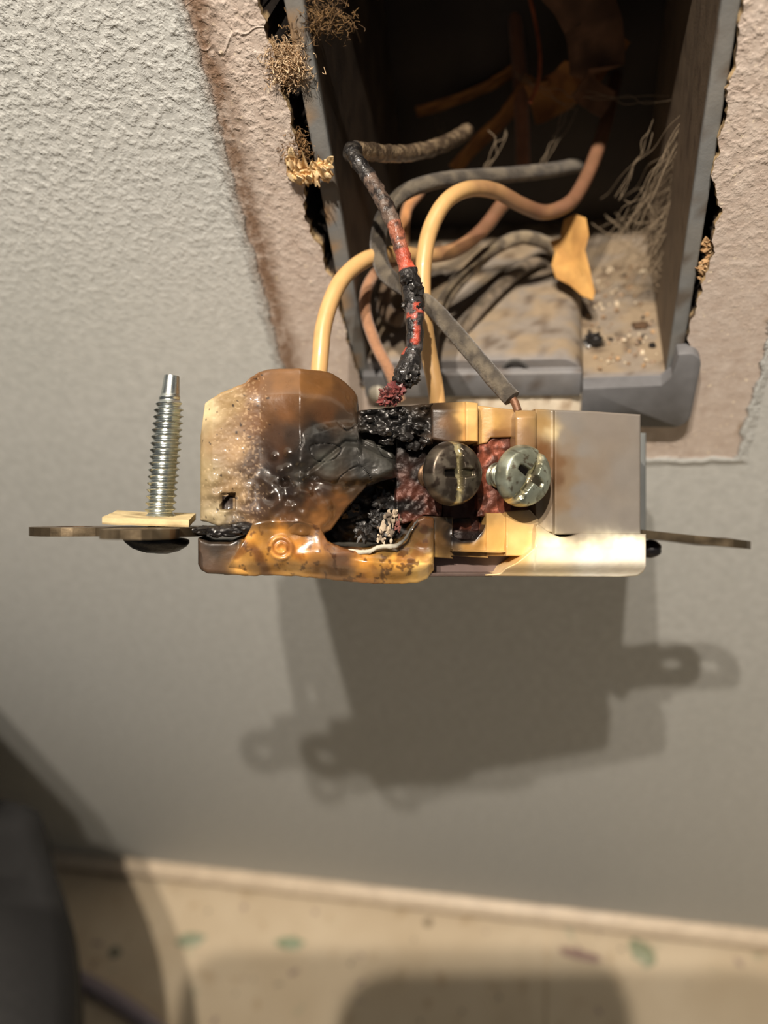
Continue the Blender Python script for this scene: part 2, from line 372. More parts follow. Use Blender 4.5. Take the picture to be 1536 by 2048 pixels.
# ------------------------------------------------------------------ electrical box
B = empty('electrical_box', (-6, 30, 288)); BO = Vector((-6, 30, 288))
tag(B, 'dusty grey plastic electrical box set in the broken hole in the wall', 'electrical box')
GR = (118, 121, 122)
def boxc(v, dust=.5, base=GR):
    k = sm(-.25, .35, fbm(v.x, v.y, v.z, .16, 5)) * .6 + dust * .5
    c = mix(base, (150, 134, 112), min(1, k * dust * 1.6))
    return mix(c, (70, 56, 44), .5 * sm(.25, .6, fbm(v.x + 9, v.y, v.z, .3, 4)))
def part(name, geo, m=M_BOX, smooth=True): return link(name, geo[0], geo[1], m, B, geo[2] if len(geo) > 2 and geo[2] else None, smooth, off=BO)
side = lambda v: boxc(v, .15) if v.y < 2.2 else (mix(boxc(v, 1, (84, 76, 68)), (66, 54, 44), .45) if v.x > 0 else mix(boxc(v, .5, (50, 44, 40)), (40, 33, 28), .5))  # dusty inside; left inner face darkened further, shade put into its colour
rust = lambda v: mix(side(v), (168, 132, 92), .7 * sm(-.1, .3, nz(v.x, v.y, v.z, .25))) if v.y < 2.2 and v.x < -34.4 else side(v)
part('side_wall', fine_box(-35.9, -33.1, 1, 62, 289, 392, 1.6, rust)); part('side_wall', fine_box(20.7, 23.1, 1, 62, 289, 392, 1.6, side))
part('bottom_wall', fine_box(-35.9, 23.1, .6, 62, 284.5, 288.8, 1.2, lambda v: boxc(v, .8 if v.y > 2 else .1, (135, 130, 126)),
     disp=lambda v: v + Vector((0, 0, .25 * fbm(v.x, v.y, 0, .5) if v.z > 288 and v.y > 2 else 0))))
part('top_wall', fine_box(-35.9, 23.1, 1, 62, 389, 392, 4, side))
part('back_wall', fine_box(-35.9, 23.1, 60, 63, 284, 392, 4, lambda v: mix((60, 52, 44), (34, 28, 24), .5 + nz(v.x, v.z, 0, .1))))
# raised clamp housing in the bottom, left half, with a rounded right shoulder and a screw hole in its front
hz = [(-33, 288)] + [(-33, 293.6), (2.2, 293.6)] + [(2.2 + 4.2 * math.sin(a), 289.4 + 4.2 * math.cos(a)) for a in [math.pi / 2 * i / 7 for i in range(1, 8)]] + [(6.6, 288)]
ny = 28; V = []; CO = []
for i in range(ny + 1):
    y = 1.2 + 42 * i / ny
    for (a, b) in [(hz[0][0], hz[0][1])] + [(-33 + 35.2 * k / 24, 293.6) for k in range(25)] + hz[3:]:
        sl = 1 - .75 * sm(30, 42, y)
        zz = 288 + (b - 288) * sl + (.3 * fbm(a, y, 0, .4) if i and b > 290 else 0) - (.5 if i == 0 and b > 289 else 0)
        V.append(Vector((a, y if i else .7, zz))); CO.append(boxc(V[-1], .1 if i == 0 else .75, (132, 130, 130)))
n = len(V) // (ny + 1)
Fc = [(i * n + j, i * n + j + 1, (i + 1) * n + j + 1, (i + 1) * n + j) for i in range(ny) for j in range(n - 1)] + [tuple(range(n)), tuple(range(len(V) - n, len(V)))]
part('cable_clamp', (V, Fc, CO))
hp = wy(1030, 725, .5)
V = []; n = 28
for k, (r, y) in enumerate([(2.5, .75), (2.5, .1), (1.7, .1), (1.7, 5), (0.01, 5)]):
    V += [Vector((hp.x + r * math.cos(2 * math.pi * i / n), y, 291 + r * math.sin(2 * math.pi * i / n))) for i in range(n)]
Fc = [(k * n + i, k * n + (i + 1) % n, (k + 1) * n + (i + 1) % n, (k + 1) * n + i) for k in range(4) for i in range(n)]
h = part('screw_hole', (V, Fc, [(105, 104, 103)] * (2 * n) + [(8, 8, 8)] * (3 * n)))
h['label'] = 'dark round screw hole in the front of the clamp'
# flange tab at the bottom right with rounded corners, standing proud of the wall
def rr(cx, cz, r, a0, a1, n=7): return [(cx + r * math.cos(math.radians(a0 + (a1 - a0) * i / n)), cz + r * math.sin(math.radians(a0 + (a1 - a0) * i / n))) for i in range(n + 1)]
tabp = [(6.3, 279.8)] + rr(22.9, 282.2, 2.6, -90, 0) + rr(23.2, 293.5, 2.4, 0, 90) + [(21.6, 295.8), (21.4, 290.8), (19.8, 288.9), (6.3, 288.9)]
def bevel_poly(poly, f, d0, d1, bev, colf):
    bm = bmesh.new(); V, Fc, _ = extrude_poly(poly, f, d0, d1); vs = [bm.verts.new(v) for v in V]
    for q in Fc: bm.faces.new([vs[i] for i in q])
    bmesh.ops.bevel(bm, geom=list(bm.edges), offset=bev, segments=2, affect='EDGES', profile=.5, clamp_overlap=True)
    bm.verts.index_update(); V = [v.co.copy() for v in bm.verts]; Fc = [tuple(v.index for v in q.verts) for q in bm.faces]; bm.free()
    return V, Fc, [colf(v) for v in V]
phone()
part('flange', bevel_poly(tabp, lambda a, b, d: Vector((a, d, b)), -2.2, .9, .35, lambda v: (112, 113, 116)))
part('flange_lip', fine_box(-34, 6.1, -1.2, .8, 286.2, 291.6, 2, lambda v: boxc(v, .1, (126, 127, 130))))
# corner screw at the bottom left of the clamp
sc0 = wy(752, 765, -1.8)
part('clamp_screw', blob_geo(Vector((sc0.x, -.8, 287.2)), 2.1, .05, 3, stretch=(1, .7, 1), colf=lambda v: (178, 172, 156)))
part('clamp_screw', blob_geo(Vector((sc0.x - .6, -1.2, 282.6)), 2.0, .06, 3, stretch=(1.1, .7, .6), colf=lambda v: (182, 172, 156)))
# white broken plaster under the lip
def crumb_strip(x0, x1, z0, z1):
    V = []; n = 40
    for i in range(n + 1):
        x = x0 + (x1 - x0) * i / n; e = min(1, min(i, n - i) / 4)
        for (y, z) in ((.1, z0 - .3), (-.6 - .5 * e + .3 * nz(x, 1, 0, .9), z0 + .5 * nz(x, 0, 0, .7)), (-.9 * e, (z0 + z1) / 2), (-.5 + .3 * nz(x, 3, 0, .9), z1 + .4 * nz(x, 5, 0, .8)), (.1, z1 + .2)): V.append(Vector((x, y, z)))
    Fc = [(i * 5 + j, i * 5 + j + 1, i * 5 + j + 6, i * 5 + j + 5) for i in range(n) for j in range(4)]
    return V, Fc, [mix((232, 220, 198), (150, 120, 90), max(0, nz(v.x, v.z, 0, .9))) for v in V]
g = crumb_strip(-19, 6.2, 281.6, 285.9)
tag(link('plaster_patch', g[0], g[1], mat('plaster', rough=.9, bump=.5), cols=g[2], off=Vector((-6, 0, 281))), 'white strip of rough plaster under the lower lip of the grey box', 'plaster')

# ------------------------------------------------------------------ torn paper, fluff, crumbs, cobwebs
def torn(name, c, w, h, depth, seed, cola, colb, m=M_PAPER, dirx=Vector((1, 0, 0)), dirz=Vector((0, 0, 1)), out=Vector((0, -1, 0)), spikes=.5):
    V = []; CO = []; n = 34; k = 12
    for s in (0, 1):
        for i in range(n + 1):
            for j in range(k + 1):
                u = i / n - .5; v = j / k - .5
                ed = 1 + spikes * fbm(u * 6 + seed, v * 3, s * 0, 1.7, 4) * (1 if abs(v) > .2 else .4)
                p = c + dirx * (w * u * (1 + .25 * nz(v * 5, seed))) + dirz * (h * v * ed) + out * (depth * (.5 + fbm(u * 5, v * 4, seed, 1, 4)) - s * .5)
                V.append(p); CO.append(mix(cola, colb, sm(-.3, .4, fbm(u * 6, v * 6, seed + 5, 1, 3))))
    N = (n + 1) * (k + 1); f = lambda s, i, j: s * N + i * (k + 1) + j; Fc = []
    for i in range(n):
        for j in range(k):
            for s in (0, 1): Fc.append((f(s, i, j), f(s, i + 1, j), f(s, i + 1, j + 1), f(s, i, j + 1)))
    for i in range(n): Fc += [(f(0, i, 0), f(0, i + 1, 0), f(1, i + 1, 0), f(1, i, 0)), (f(0, i, k), f(0, i + 1, k), f(1, i + 1, k), f(1, i, k))]
    for j in range(k): Fc += [(f(0, 0, j), f(0, 0, j + 1), f(1, 0, j + 1), f(1, 0, j)), (f(0, n, j), f(0, n, j + 1), f(1, n, j + 1), f(1, n, j))]
    return link(name, V, Fc, m, None, CO, off=c)
def spiky(name, c, spec, cola, colb, seed, wid=1.3):
    """a tuft of torn paper: ragged tapering shards in one sheet"""
    rnd = random.Random(seed); parts = []
    for (dx, dy, dz, ln, ax, az) in spec:
        st = c + Vector((dx, dy, dz)); d = Vector((math.cos(az) * math.cos(ax), -math.sin(ax), math.sin(az) * math.cos(ax)))
        sd = d.cross(Vector((0, 1, .2))).normalized(); V = []; CO = []; n = 9
        for s in (0, 1):
            for i in range(n + 1):
                t = i / n; wv = wid * (1 - t) ** .6 * (1 + .7 * rnd.uniform(-1, 1)) * .5 + .05
                p = st + d * ln * t + Vector((0, .35 * nz(t * 3, seed, ln), .25 * nz(t * 3, ln, seed))) + (Vector((0, .25, 0)) if s else Vector((0, 0, 0)))
                V += [p - sd * wv, p + sd * wv]; q = rnd.random() * .5 + .5 * (1 - t); CO += [mix(cola, colb, q)] * 2
        N = 2 * (n + 1); Fc = []
        for i in range(n):
            a = 2 * i
            Fc += [(a, a + 1, a + 3, a + 2), (N + a, N + a + 2, N + a + 3, N + a + 1), (a, a + 2, N + a + 2, N + a), (a + 1, N + a + 1, N + a + 3, a + 3)]
        Fc += [(0, N, N + 1, 1), (N - 2, N - 1, 2 * N - 1, 2 * N - 2)]
        parts.append((V, Fc, CO))
    g = join(parts); return link(name, g[0], g[1], M_PAPER, None, g[2], off=c)
c = wy(588, 345, -.4); rnd = random.Random(4)
sp = [(rnd.uniform(-1.2, 4.5), rnd.uniform(-.6, .4), rnd.uniform(-1.4, 1.2), rnd.uniform(1.4, 3.2), rnd.uniform(-.2, .9), rnd.uniform(-.5, .6)) for _ in range(34)] + [(4.6, -.3, .2, 3.2, .2, .75), (0, -.3, -.6, 3, .2, -.1), (0, 0, 1.4, 2.6, .2, 1.4), (3, -.2, .4, 3.0, .3, .1)]
tp = torn('torn_paper', c + Vector((2.6, -.3, .1)), 6.6, 2.6, 1.0, 3.1, (236, 212, 168), (196, 156, 104), spikes=1.6, out=Vector((0, -.8, .5)))
te = spiky('torn_edge', c, sp[::2] + sp[-4:], (250, 230, 188), (214, 176, 122), 5, 1.5); te.parent = tp; te.location = te.location - tp.location
tag(tp, 'torn cream plasterboard paper sticking out over the left edge of the box', 'torn paper')
c = wy(1408, 520, 1.2)
sp = [(rnd.uniform(-.6, .9), rnd.uniform(-.4, .4), rnd.uniform(-3.4, 3.2), rnd.uniform(.6, 1.4), rnd.uniform(0, .8), rnd.uniform(-1.2, 1.2)) for _ in range(30)]
tag(spiky('torn_paper', c, sp, (228, 205, 165), (150, 110, 70), 9, 1.0), 'crumbling cream paper and plaster in the gap right of the box', 'torn paper')
def fluff(name, c, r, n, colA, colB, seed, st=(1, .5, 1), thick=.035):
    rnd = random.Random(seed); parts = []
    for i in range(n):
        d = Vector((rnd.gauss(0, 1) * st[0], rnd.gauss(0, 1) * st[1], rnd.gauss(0, 1) * st[2])) * r * .42
        p = c + d; v = Vector((rnd.uniform(-1, 1), rnd.uniform(-1, 1), rnd.uniform(-1, 1))) * r * .28
        q = [p, p + v * .5 + Vector((rnd.uniform(-1, 1), rnd.uniform(-1, 1), rnd.uniform(-1, 1))) * r * .15, p + v]
        co_ = mix(colA, colB, rnd.random()); parts.append(tube_geo(q, thick, seg=2, ring=3, colf=lambda s, a, z: co_))
    g = join(parts); return link(name, g[0], g[1], M_FUZZ, None, g[2], off=c)
c = wy(573, 130, .8)
tag(fluff('dust_tuft', c, 3.2, 1500, (228, 206, 174), (150, 120, 86), 2), 'tan tuft of fibres and dust in the gap by the top left of the box', 'dust', kind='stuff')
c = wy(592, 300, .8)
tag(fluff('dust_tuft', c, 2.4, 900, (165, 130, 88), (90, 66, 42), 8, (1, .5, 1.4)), 'brown tuft of fibres in the gap just above the torn cream paper', 'dust', kind='stuff')
c = wy(640, 40, 2)
tag(fluff('dust_tuft', c, 3.6, 500, (140, 110, 70), (70, 52, 34), 12, (1.4, .5, .8)), 'dark brown fibres at the upper left corner of the box opening', 'dust', kind='stuff')
# crumbs on the box floor
def flo(px, py, h=0): return wz(px, py, 288.9 + h)
parts = []; rnd = random.Random(3)
for i in range(150):
    x, y = rnd.uniform(7.5, 20), rnd.uniform(3, 40); r = rnd.choice([.15, .2, .25, .4, .5])
    cc = rnd.choice([(215, 200, 175), (180, 150, 115), (160, 140, 120), (50, 42, 36), (150, 126, 100)])
    parts.append(blob_geo(Vector((x, y, 288.9 + r * .4)), r, .5, 1, colf=lambda v: cc))
g = join(parts); tag(link('dust_crumbs', g[0], g[1], mat('crumbs', rough=.9, bump=0), None, g[2], off=Vector((14, 20, 289))), 'pale crumbs of plaster scattered on the bottom of the grey box', 'crumbs', kind='stuff')
p = flo(1185, 678, .8)
g = join([blob_geo(p, 1.5, .9, 3, 1.1, (1, 1.2, .5)), blob_geo(p + Vector((1.0, -1.4, .1)), .9, .8, 2, 1.5, (1.2, .6, .5))])
tag(link('charred_flake', g[0], g[1], M_CHAR, None, g[2], off=p), 'black charred flake lying on the dusty bottom of the box, the largest there', 'flake')
p = flo(1280, 650, .5); g = blob_geo(p, 1.1, .8, 2, 1.1, (1.3, .8, .5), colf=lambda v: (86, 66, 48))
tag(link('dirt_lump', g[0], g[1], M_FUZZ, None, g[2], off=p), 'brown dirt lump on the box bottom near its right wall', 'dirt')
p = flo(1305, 690, .3); g = blob_geo(p, .6, .6, 2, 1.1, (1, 1, .6))
tag(link('charred_flake', g[0], g[1], M_CHAR, None, g[2], off=p), 'tiny black speck on the box bottom at its front right', 'flake')
# cobwebs: countless strands, one object
parts = []; rnd = random.Random(11)
def strand(a, b, n=5, sag=1.0, th=.05):
    a, b = Vector(a), Vector(b); q = [a + (b - a) * i / n + Vector((rnd.gauss(0, .4), rnd.gauss(0, .35), rnd.gauss(0, .35) - sag * 4 * (i / n) * (1 - i / n))) for i in range(n + 1)]
    parts.append(tube_geo(q, th, seg=4, ring=4))
for i in range(85):
    t = rnd.random(); a = at(1380 - 90 * t * rnd.random(), 180 + 420 * t, 128 + 26 * t); b = at(1180 + 150 * rnd.random(), 380 + 240 * rnd.random(), 150 + 15 * rnd.random())
    strand(a, b, 6, rnd.uniform(0, 2), .006)
for (a, b) in [((1140, 215, 150), (1080, 340, 155)), ((1145, 190, 150), (1370, 200, 140)), ((1305, 260, 140), (1235, 400, 150)), ((1000, 260, 150), (960, 350, 152)), ((700, 60, 130), (740, 110, 160)), ((880, 240, 160), (890, 300, 150)), ((1040, 150, 150), (1150, 210, 150))]:
    for k in range(3):
        strand(at(a[0] + rnd.gauss(0, 9), a[1] + rnd.gauss(0, 6), a[2]), at(b[0] + rnd.gauss(0, 6), b[1] + rnd.gauss(0, 6), b[2]), 6, rnd.uniform(0, 1), .013)
g = join(parts); tag(link('cobweb', g[0], g[1], M_WEB, off=Vector((10, 20, 320))), 'dusty cobweb strands hanging in the right side of the box', 'cobweb', kind='stuff')

# paper wraps and scraps in the box
def ribbon(name, pts, wid, th, cola, colb, lab, cat, tw=0.0, taper=(1, 1), wdir=Vector((0, 0, 1)), grp=None):
    pts = [Vector(p) for p in pts]; n = 26; V = []; CO = []
    for i in range(n + 1):
        t = i / n; s = t * (len(pts) - 1); k = min(len(pts) - 2, int(s)); f = s - k
        a = pts[max(0, k - 1)]; b = pts[k]; c_ = pts[k + 1]; d = pts[min(len(pts) - 1, k + 2)]
        p = ((b * 2) + (c_ - a) * f + (a * 2 - b * 5 + c_ * 4 - d) * f * f + (b * 3 - a - c_ * 3 + d) * f ** 3) * .5
        T = (c_ - b).normalized(); W_ = (wdir - T * wdir.dot(T)).normalized(); N_ = T.cross(W_)
        W_ = W_ * math.cos(tw * t) + N_ * math.sin(tw * t); N_ = T.cross(W_).normalized()
        w = wid * (taper[0] + (taper[1] - taper[0]) * t) * (1 + .12 * nz(t * 7, wid)) * .5
        for m_ in range(7):
            v = (m_ / 6 - .5) * 2; q = p + W_ * w * v + N_ * (.35 * w * v * v + .3 * nz(v * 2, t * 5, wid))
            V += [q, q + N_ * th]; CO += [mix(cola, colb, sm(-.3, .3, nz(v * 2, t * 8, wid)))] * 2
    Fc = []; f = lambda i, m_, s: (i * 7 + m_) * 2 + s
    for i in range(n):
        for m_ in range(6):
            for s in (0, 1): Fc.append((f(i, m_, s), f(i + 1, m_, s), f(i + 1, m_ + 1, s), f(i, m_ + 1, s)))
        Fc += [(f(i, 0, 0), f(i, 0, 1), f(i + 1, 0, 1), f(i + 1, 0, 0)), (f(i, 6, 0), f(i, 6, 1), f(i + 1, 6, 1), f(i + 1, 6, 0))]
    for i in (0, n):
        for m_ in range(6): Fc.append((f(i, m_, 0), f(i, m_ + 1, 0), f(i, m_ + 1, 1), f(i, m_, 1)))
    o = link(name, V, Fc, M_PAPER, None, CO, off=pts[0]); tag(o, lab, cat, grp)
TA, TB = (160, 112, 60), (124, 82, 46)
ribbon('paper_strip', [at(832, 222, 168), at(905, 200, 168), at(985, 165, 166), at(1040, 130, 160)], 2.2, .2, TA, TB, 'tan paper strip pointing left, the higher of the two strips in the box', 'paper strip', .3)
ribbon('paper_strip', [at(905, 338, 168), at(950, 285, 166), at(1010, 225, 163), at(1060, 150, 158)], 3.4, .2, TA, TB, 'wider tan paper strip slanting down behind the grey wires in the box', 'paper strip', .4)
ribbon('paper_wrap', [at(1060, 205, 160), at(1110, 185, 158), at(1165, 140, 152), at(1230, 60, 146)], 7.5, .2, TA, (120, 78, 42), 'brown paper wrap around the cable in the top middle of the box', 'paper wrap', .5)
ribbon('paper_wrap', [at(1160, 210, 150), at(1190, 150, 148), at(1180, 40, 142), at(1120, -60, 138)], 10, .2, (120, 88, 66), (90, 66, 50), 'wide dull brown paper sheet hanging at the upper right in the box', 'paper wrap', .2)
def scrap():
    out = [(1100, 482), (1120, 476), (1128, 440), (1150, 428), (1172, 436), (1178, 470), (1170, 500), (1180, 540), (1190, 585), (1186, 600), (1165, 592), (1140, 570), (1112, 556), (1103, 530), (1110, 505)]
    V = []; n = len(out); cc = at(1145, 520, 152)
    f = lambda px, py: at(px, py, 150 + (py - 480) * .02 + 2.2 * math.cos((px - 1110) / 22))
    for s in (0, .35): 
        V.append(cc + Vector((0, s, -s)))
        for k in (.5, 1):
            for p in out: V.append(f(1145 + (p[0] - 1145) * k, 520 + (p[1] - 520) * k) + Vector((0, s, -s)))
    N = 2 * n + 1; Fc = []
    for s in (0, N):
        for i in range(n):
            j = (i + 1) % n; Fc += [(s, s + 1 + i, s + 1 + j), (s + 1 + i, s + 1 + n + i, s + 1 + n + j, s + 1 + j)]
    for i in range(n): j = (i + 1) % n; Fc.append((1 + n + i, 1 + n + j, N + 1 + n + j, N + 1 + n + i))
    CO = [mix((206, 160, 92), (182, 136, 76), sm(-.3, .3, nz(v.x, v.z, 0, .5))) for v in V]
    tag(link('paper_scrap', V, Fc, M_PAPER, None, CO, off=cc), 'yellow pointed scrap of cable paper hanging over the box bottom', 'paper scrap')
scrap()

# ------------------------------------------------------------------ wires
CRM = (214, 173, 116)
def wire(name, px, r, m, cf, lab, cat='wire', **k):
    pts = [at(*p) for p in px]; o = tube(name, pts, r, m, colf=cf, off=pts[0], **k); return tag(o, lab, cat)
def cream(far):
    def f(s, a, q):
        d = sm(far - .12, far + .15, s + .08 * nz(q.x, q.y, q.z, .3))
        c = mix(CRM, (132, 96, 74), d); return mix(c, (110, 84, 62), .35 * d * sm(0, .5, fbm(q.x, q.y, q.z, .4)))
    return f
# C: big arch
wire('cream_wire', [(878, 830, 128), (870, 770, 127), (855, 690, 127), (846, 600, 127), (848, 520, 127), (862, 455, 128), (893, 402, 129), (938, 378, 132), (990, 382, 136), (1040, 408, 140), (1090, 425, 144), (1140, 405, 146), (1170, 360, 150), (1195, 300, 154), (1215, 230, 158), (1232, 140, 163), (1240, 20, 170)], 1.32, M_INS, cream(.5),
     'cream insulated wire arching high in the box and down behind the outlet', amp=.03)
# D: left arch
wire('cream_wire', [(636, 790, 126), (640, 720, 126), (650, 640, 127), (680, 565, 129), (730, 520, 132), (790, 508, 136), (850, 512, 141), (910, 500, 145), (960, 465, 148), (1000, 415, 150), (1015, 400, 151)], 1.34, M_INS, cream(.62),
     'cream insulated wire curving down to the melted left end of the outlet', amp=.03)
GW = lambda s, a, q: mix((104, 96, 82), (66, 60, 52), sm(-.3, .3, fbm(q.x, q.y, q.z, .5)))
GD = lambda s, a, q: mix((146, 132, 108), (92, 82, 68), sm(-.3, .4, fbm(q.x, q.y, q.z, .5)))
# B: dark grey loop ending at the outlet
wb = wire('grey_wire', [(1160, 330, 160), (1090, 342, 153), (1010, 350, 147), (900, 358, 141), (830, 375, 137), (785, 405, 135), (762, 450, 134), (757, 500, 133), (772, 548, 131), (815, 580, 128), (860, 612, 126), (905, 660, 124), (950, 712, 122), (995, 765, 120), (1024, 797, 119)], 1.36, M_DUSTY, GW,
     'dark grey wire looping down across the box to the top of the outlet', amp=.05)
pe = at(1024, 797, 119)
cr = tube('copper_core', [pe - pe, at(1030, 806, 118.8) - pe, at(1036, 822, 118.6) - pe], .6, M_COPPER, parent=wb, colf=lambda s, a, q: (118, 84, 62))
cr.location = (pe - at(1160, 330, 160)) * MM; cr['label'] = 'bare copper end'
# E: second grey loop lower in the box
wire('grey_wire', [(1110, 500, 160), (1085, 484, 158), (1040, 476, 156), (985, 500, 153), (930, 550, 150), (890, 600, 147), (868, 650, 144), (862, 700, 141), (868, 760, 138)], 1.3, M_DUSTY, GD,
     'pale dusty grey wire looping low in the box over the clamp', amp=.08)
wire('grey_wire', [(1130, 560, 165), (1090, 520, 163), (1040, 540, 160), (985, 590, 156), (940, 640, 152), (905, 690, 150)], 1.3, M_DUSTY, lambda s, a, q: mix((130, 116, 98), (84, 74, 60), sm(-.3, .4, fbm(q.x, q.y, q.z, .5))),  # darker tube laid where the paler wire's shadow falls
     'darker grey loop on the clamp behind the paler wire, in place of its shadow', amp=.08)
# thin brown ones on the left
wire('brown_wire', [(800, 800, 140), (780, 745, 138), (752, 690, 138), (732, 630, 139), (733, 580, 141), (758, 540, 145), (800, 520, 150), (850, 512, 154)], 1.0, M_DUSTY, lambda s, a, q: (168, 124, 92), 'thin dusty brown wire curling at the left inside the box', amp=.05)
wire('brown_wire', [(812, 560, 152), (808, 480, 152), (814, 420, 152), (840, 385, 155)], 1.0, M_DUSTY, lambda s, a, q: (186, 132, 84), 'short orange-brown wire standing behind the burnt wire', amp=.05)
wire('brown_wire', [(800, 640, 150), (770, 620, 152), (775, 560, 155), (830, 520, 158), (880, 500, 160)], 1.5, M_DUSTY, lambda s, a, q: (124, 104, 84), 'dull brown wire tucked behind the thin curling one', amp=.08)
wire('brown_wire', [(1046, 345, 165), (1044, 250, 163), (1040, 150, 160), (1030, 40, 158), (1020, -60, 156)], 1.45, M_DUSTY, lambda s, a, q: (140, 96, 70), 'brown wire running straight up the middle of the box', amp=.05)
wire('bare_copper_wire', [(1060, 205, 150), (1076, 165, 150), (1080, 110, 150), (1070, 40, 150), (1050, -40, 148)], .38, M_COPPER, lambda s, a, q: (190, 110, 74), 'thin bare copper wire hanging in the upper middle of the box', amp=0)
# A: the burnt wire
def burn_col(s, a, q):
    n1 = fbm(q.x, q.y, q.z, .8, 4); blk = (28, 26, 26)
    if s < .30: return mix((128, 112, 90), (78, 66, 54), sm(-.3, .3, n1))
    if s < .44: return mix(blk, (62, 58, 54), sm(.0, .4, n1))
    if s < .56: return mix((104, 88, 78), (40, 34, 32), sm(-.2, .3, n1))
    if s < .63: return mix((150, 92, 70), (70, 50, 44), sm(0, .4, n1))
    if s < .68: return mix((190, 84, 62), (160, 78, 60), sm(-.2, .3, n1))
    if s < .78: return mix(blk, (45, 42, 42), sm(0, .5, n1))
    if s < .92: return (178, 78, 60) if nz(q.x, q.y, q.z * .6, .9) > .27 else mix(blk, (96, 90, 90), sm(.1, .5, n1))
    return blk
def burn_r(s):
    return interp([(0, 1.35), (.30, 1.35), (.33, 1.5), (.36, 1.2), (.44, 1.15), (.56, 1.2), (.62, 1.1), (.675, 1.2), (.68, 1.45), (.74, 1.55), (.78, 1.6), (.80, 1.25), (.9, 1.25), (.93, 1.5), (.98, 1.8), (1, 1.3)], s)
wa = wire('burnt_wire', [(935, 262, 150), (895, 285, 145), (840, 303, 138), (780, 308, 130), (735, 303, 124), (706, 302, 121), (712, 318, 119.5), (738, 355, 119), (765, 400, 118), (788, 450, 117), (803, 500, 116.5), (816, 548, 116), (826, 592, 115.5), (829, 640, 115), (828, 690, 115), (820, 725, 115), (806, 762, 115)], burn_r, M_BURNW, burn_col,
     'burnt black and red wire bending out of the box, ending above the outlet', amp=.22, nsc=1.0, seg=12, ring=20)
p0 = at(935, 262, 150); pc = at(782, 792, 114.5)
g = blob_geo(pc, 1.25, .8, 4, 1.6, (1, 1, 1), colf=lambda v: mix((140, 78, 74), (70, 42, 42), sm(-.2, .3, nz(v.x, v.y, v.z, 1.8))))
g2 = blob_geo(at(768, 802, 114.5), .75, .8, 3, 2.2, (1.2, 1, .7), colf=lambda v: (120, 58, 56))
g3 = blob_geo(at(793, 778, 114.6), 1.1, .8, 3, 2.2, (1, 1, 1), colf=lambda v: (110, 54, 54))
g = join([g, g2, g3]); s = link('corroded_tip', g[0], g[1], M_CHAR, wa, g[2], off=p0); s['label'] = 'reddish corroded copper tip'
g = join([blob_geo(at(812 + dx, 750 + dy, 114.4), r, .6, 3, 1.5) for dx, dy, r in ((0, 0, 1.3), (14, -10, 1.1), (-12, 8, 1.0), (4, 14, .9), (18, 8, .7))])
s = link('char_crust', g[0], g[1], M_CHAR, wa, g[2], off=p0); s['label'] = 'black char crust'
g = join([blob_geo(at(826 + dx, 600 + dy, 114.6), r, .6, 3, 1.5) for dx, dy, r in ((-10, -40, .9), (6, -20, 1.1), (-10, 8, .8), (8, 14, .9))])
s = link('char_crust', g[0], g[1], M_CHAR, wa, g[2], off=p0)

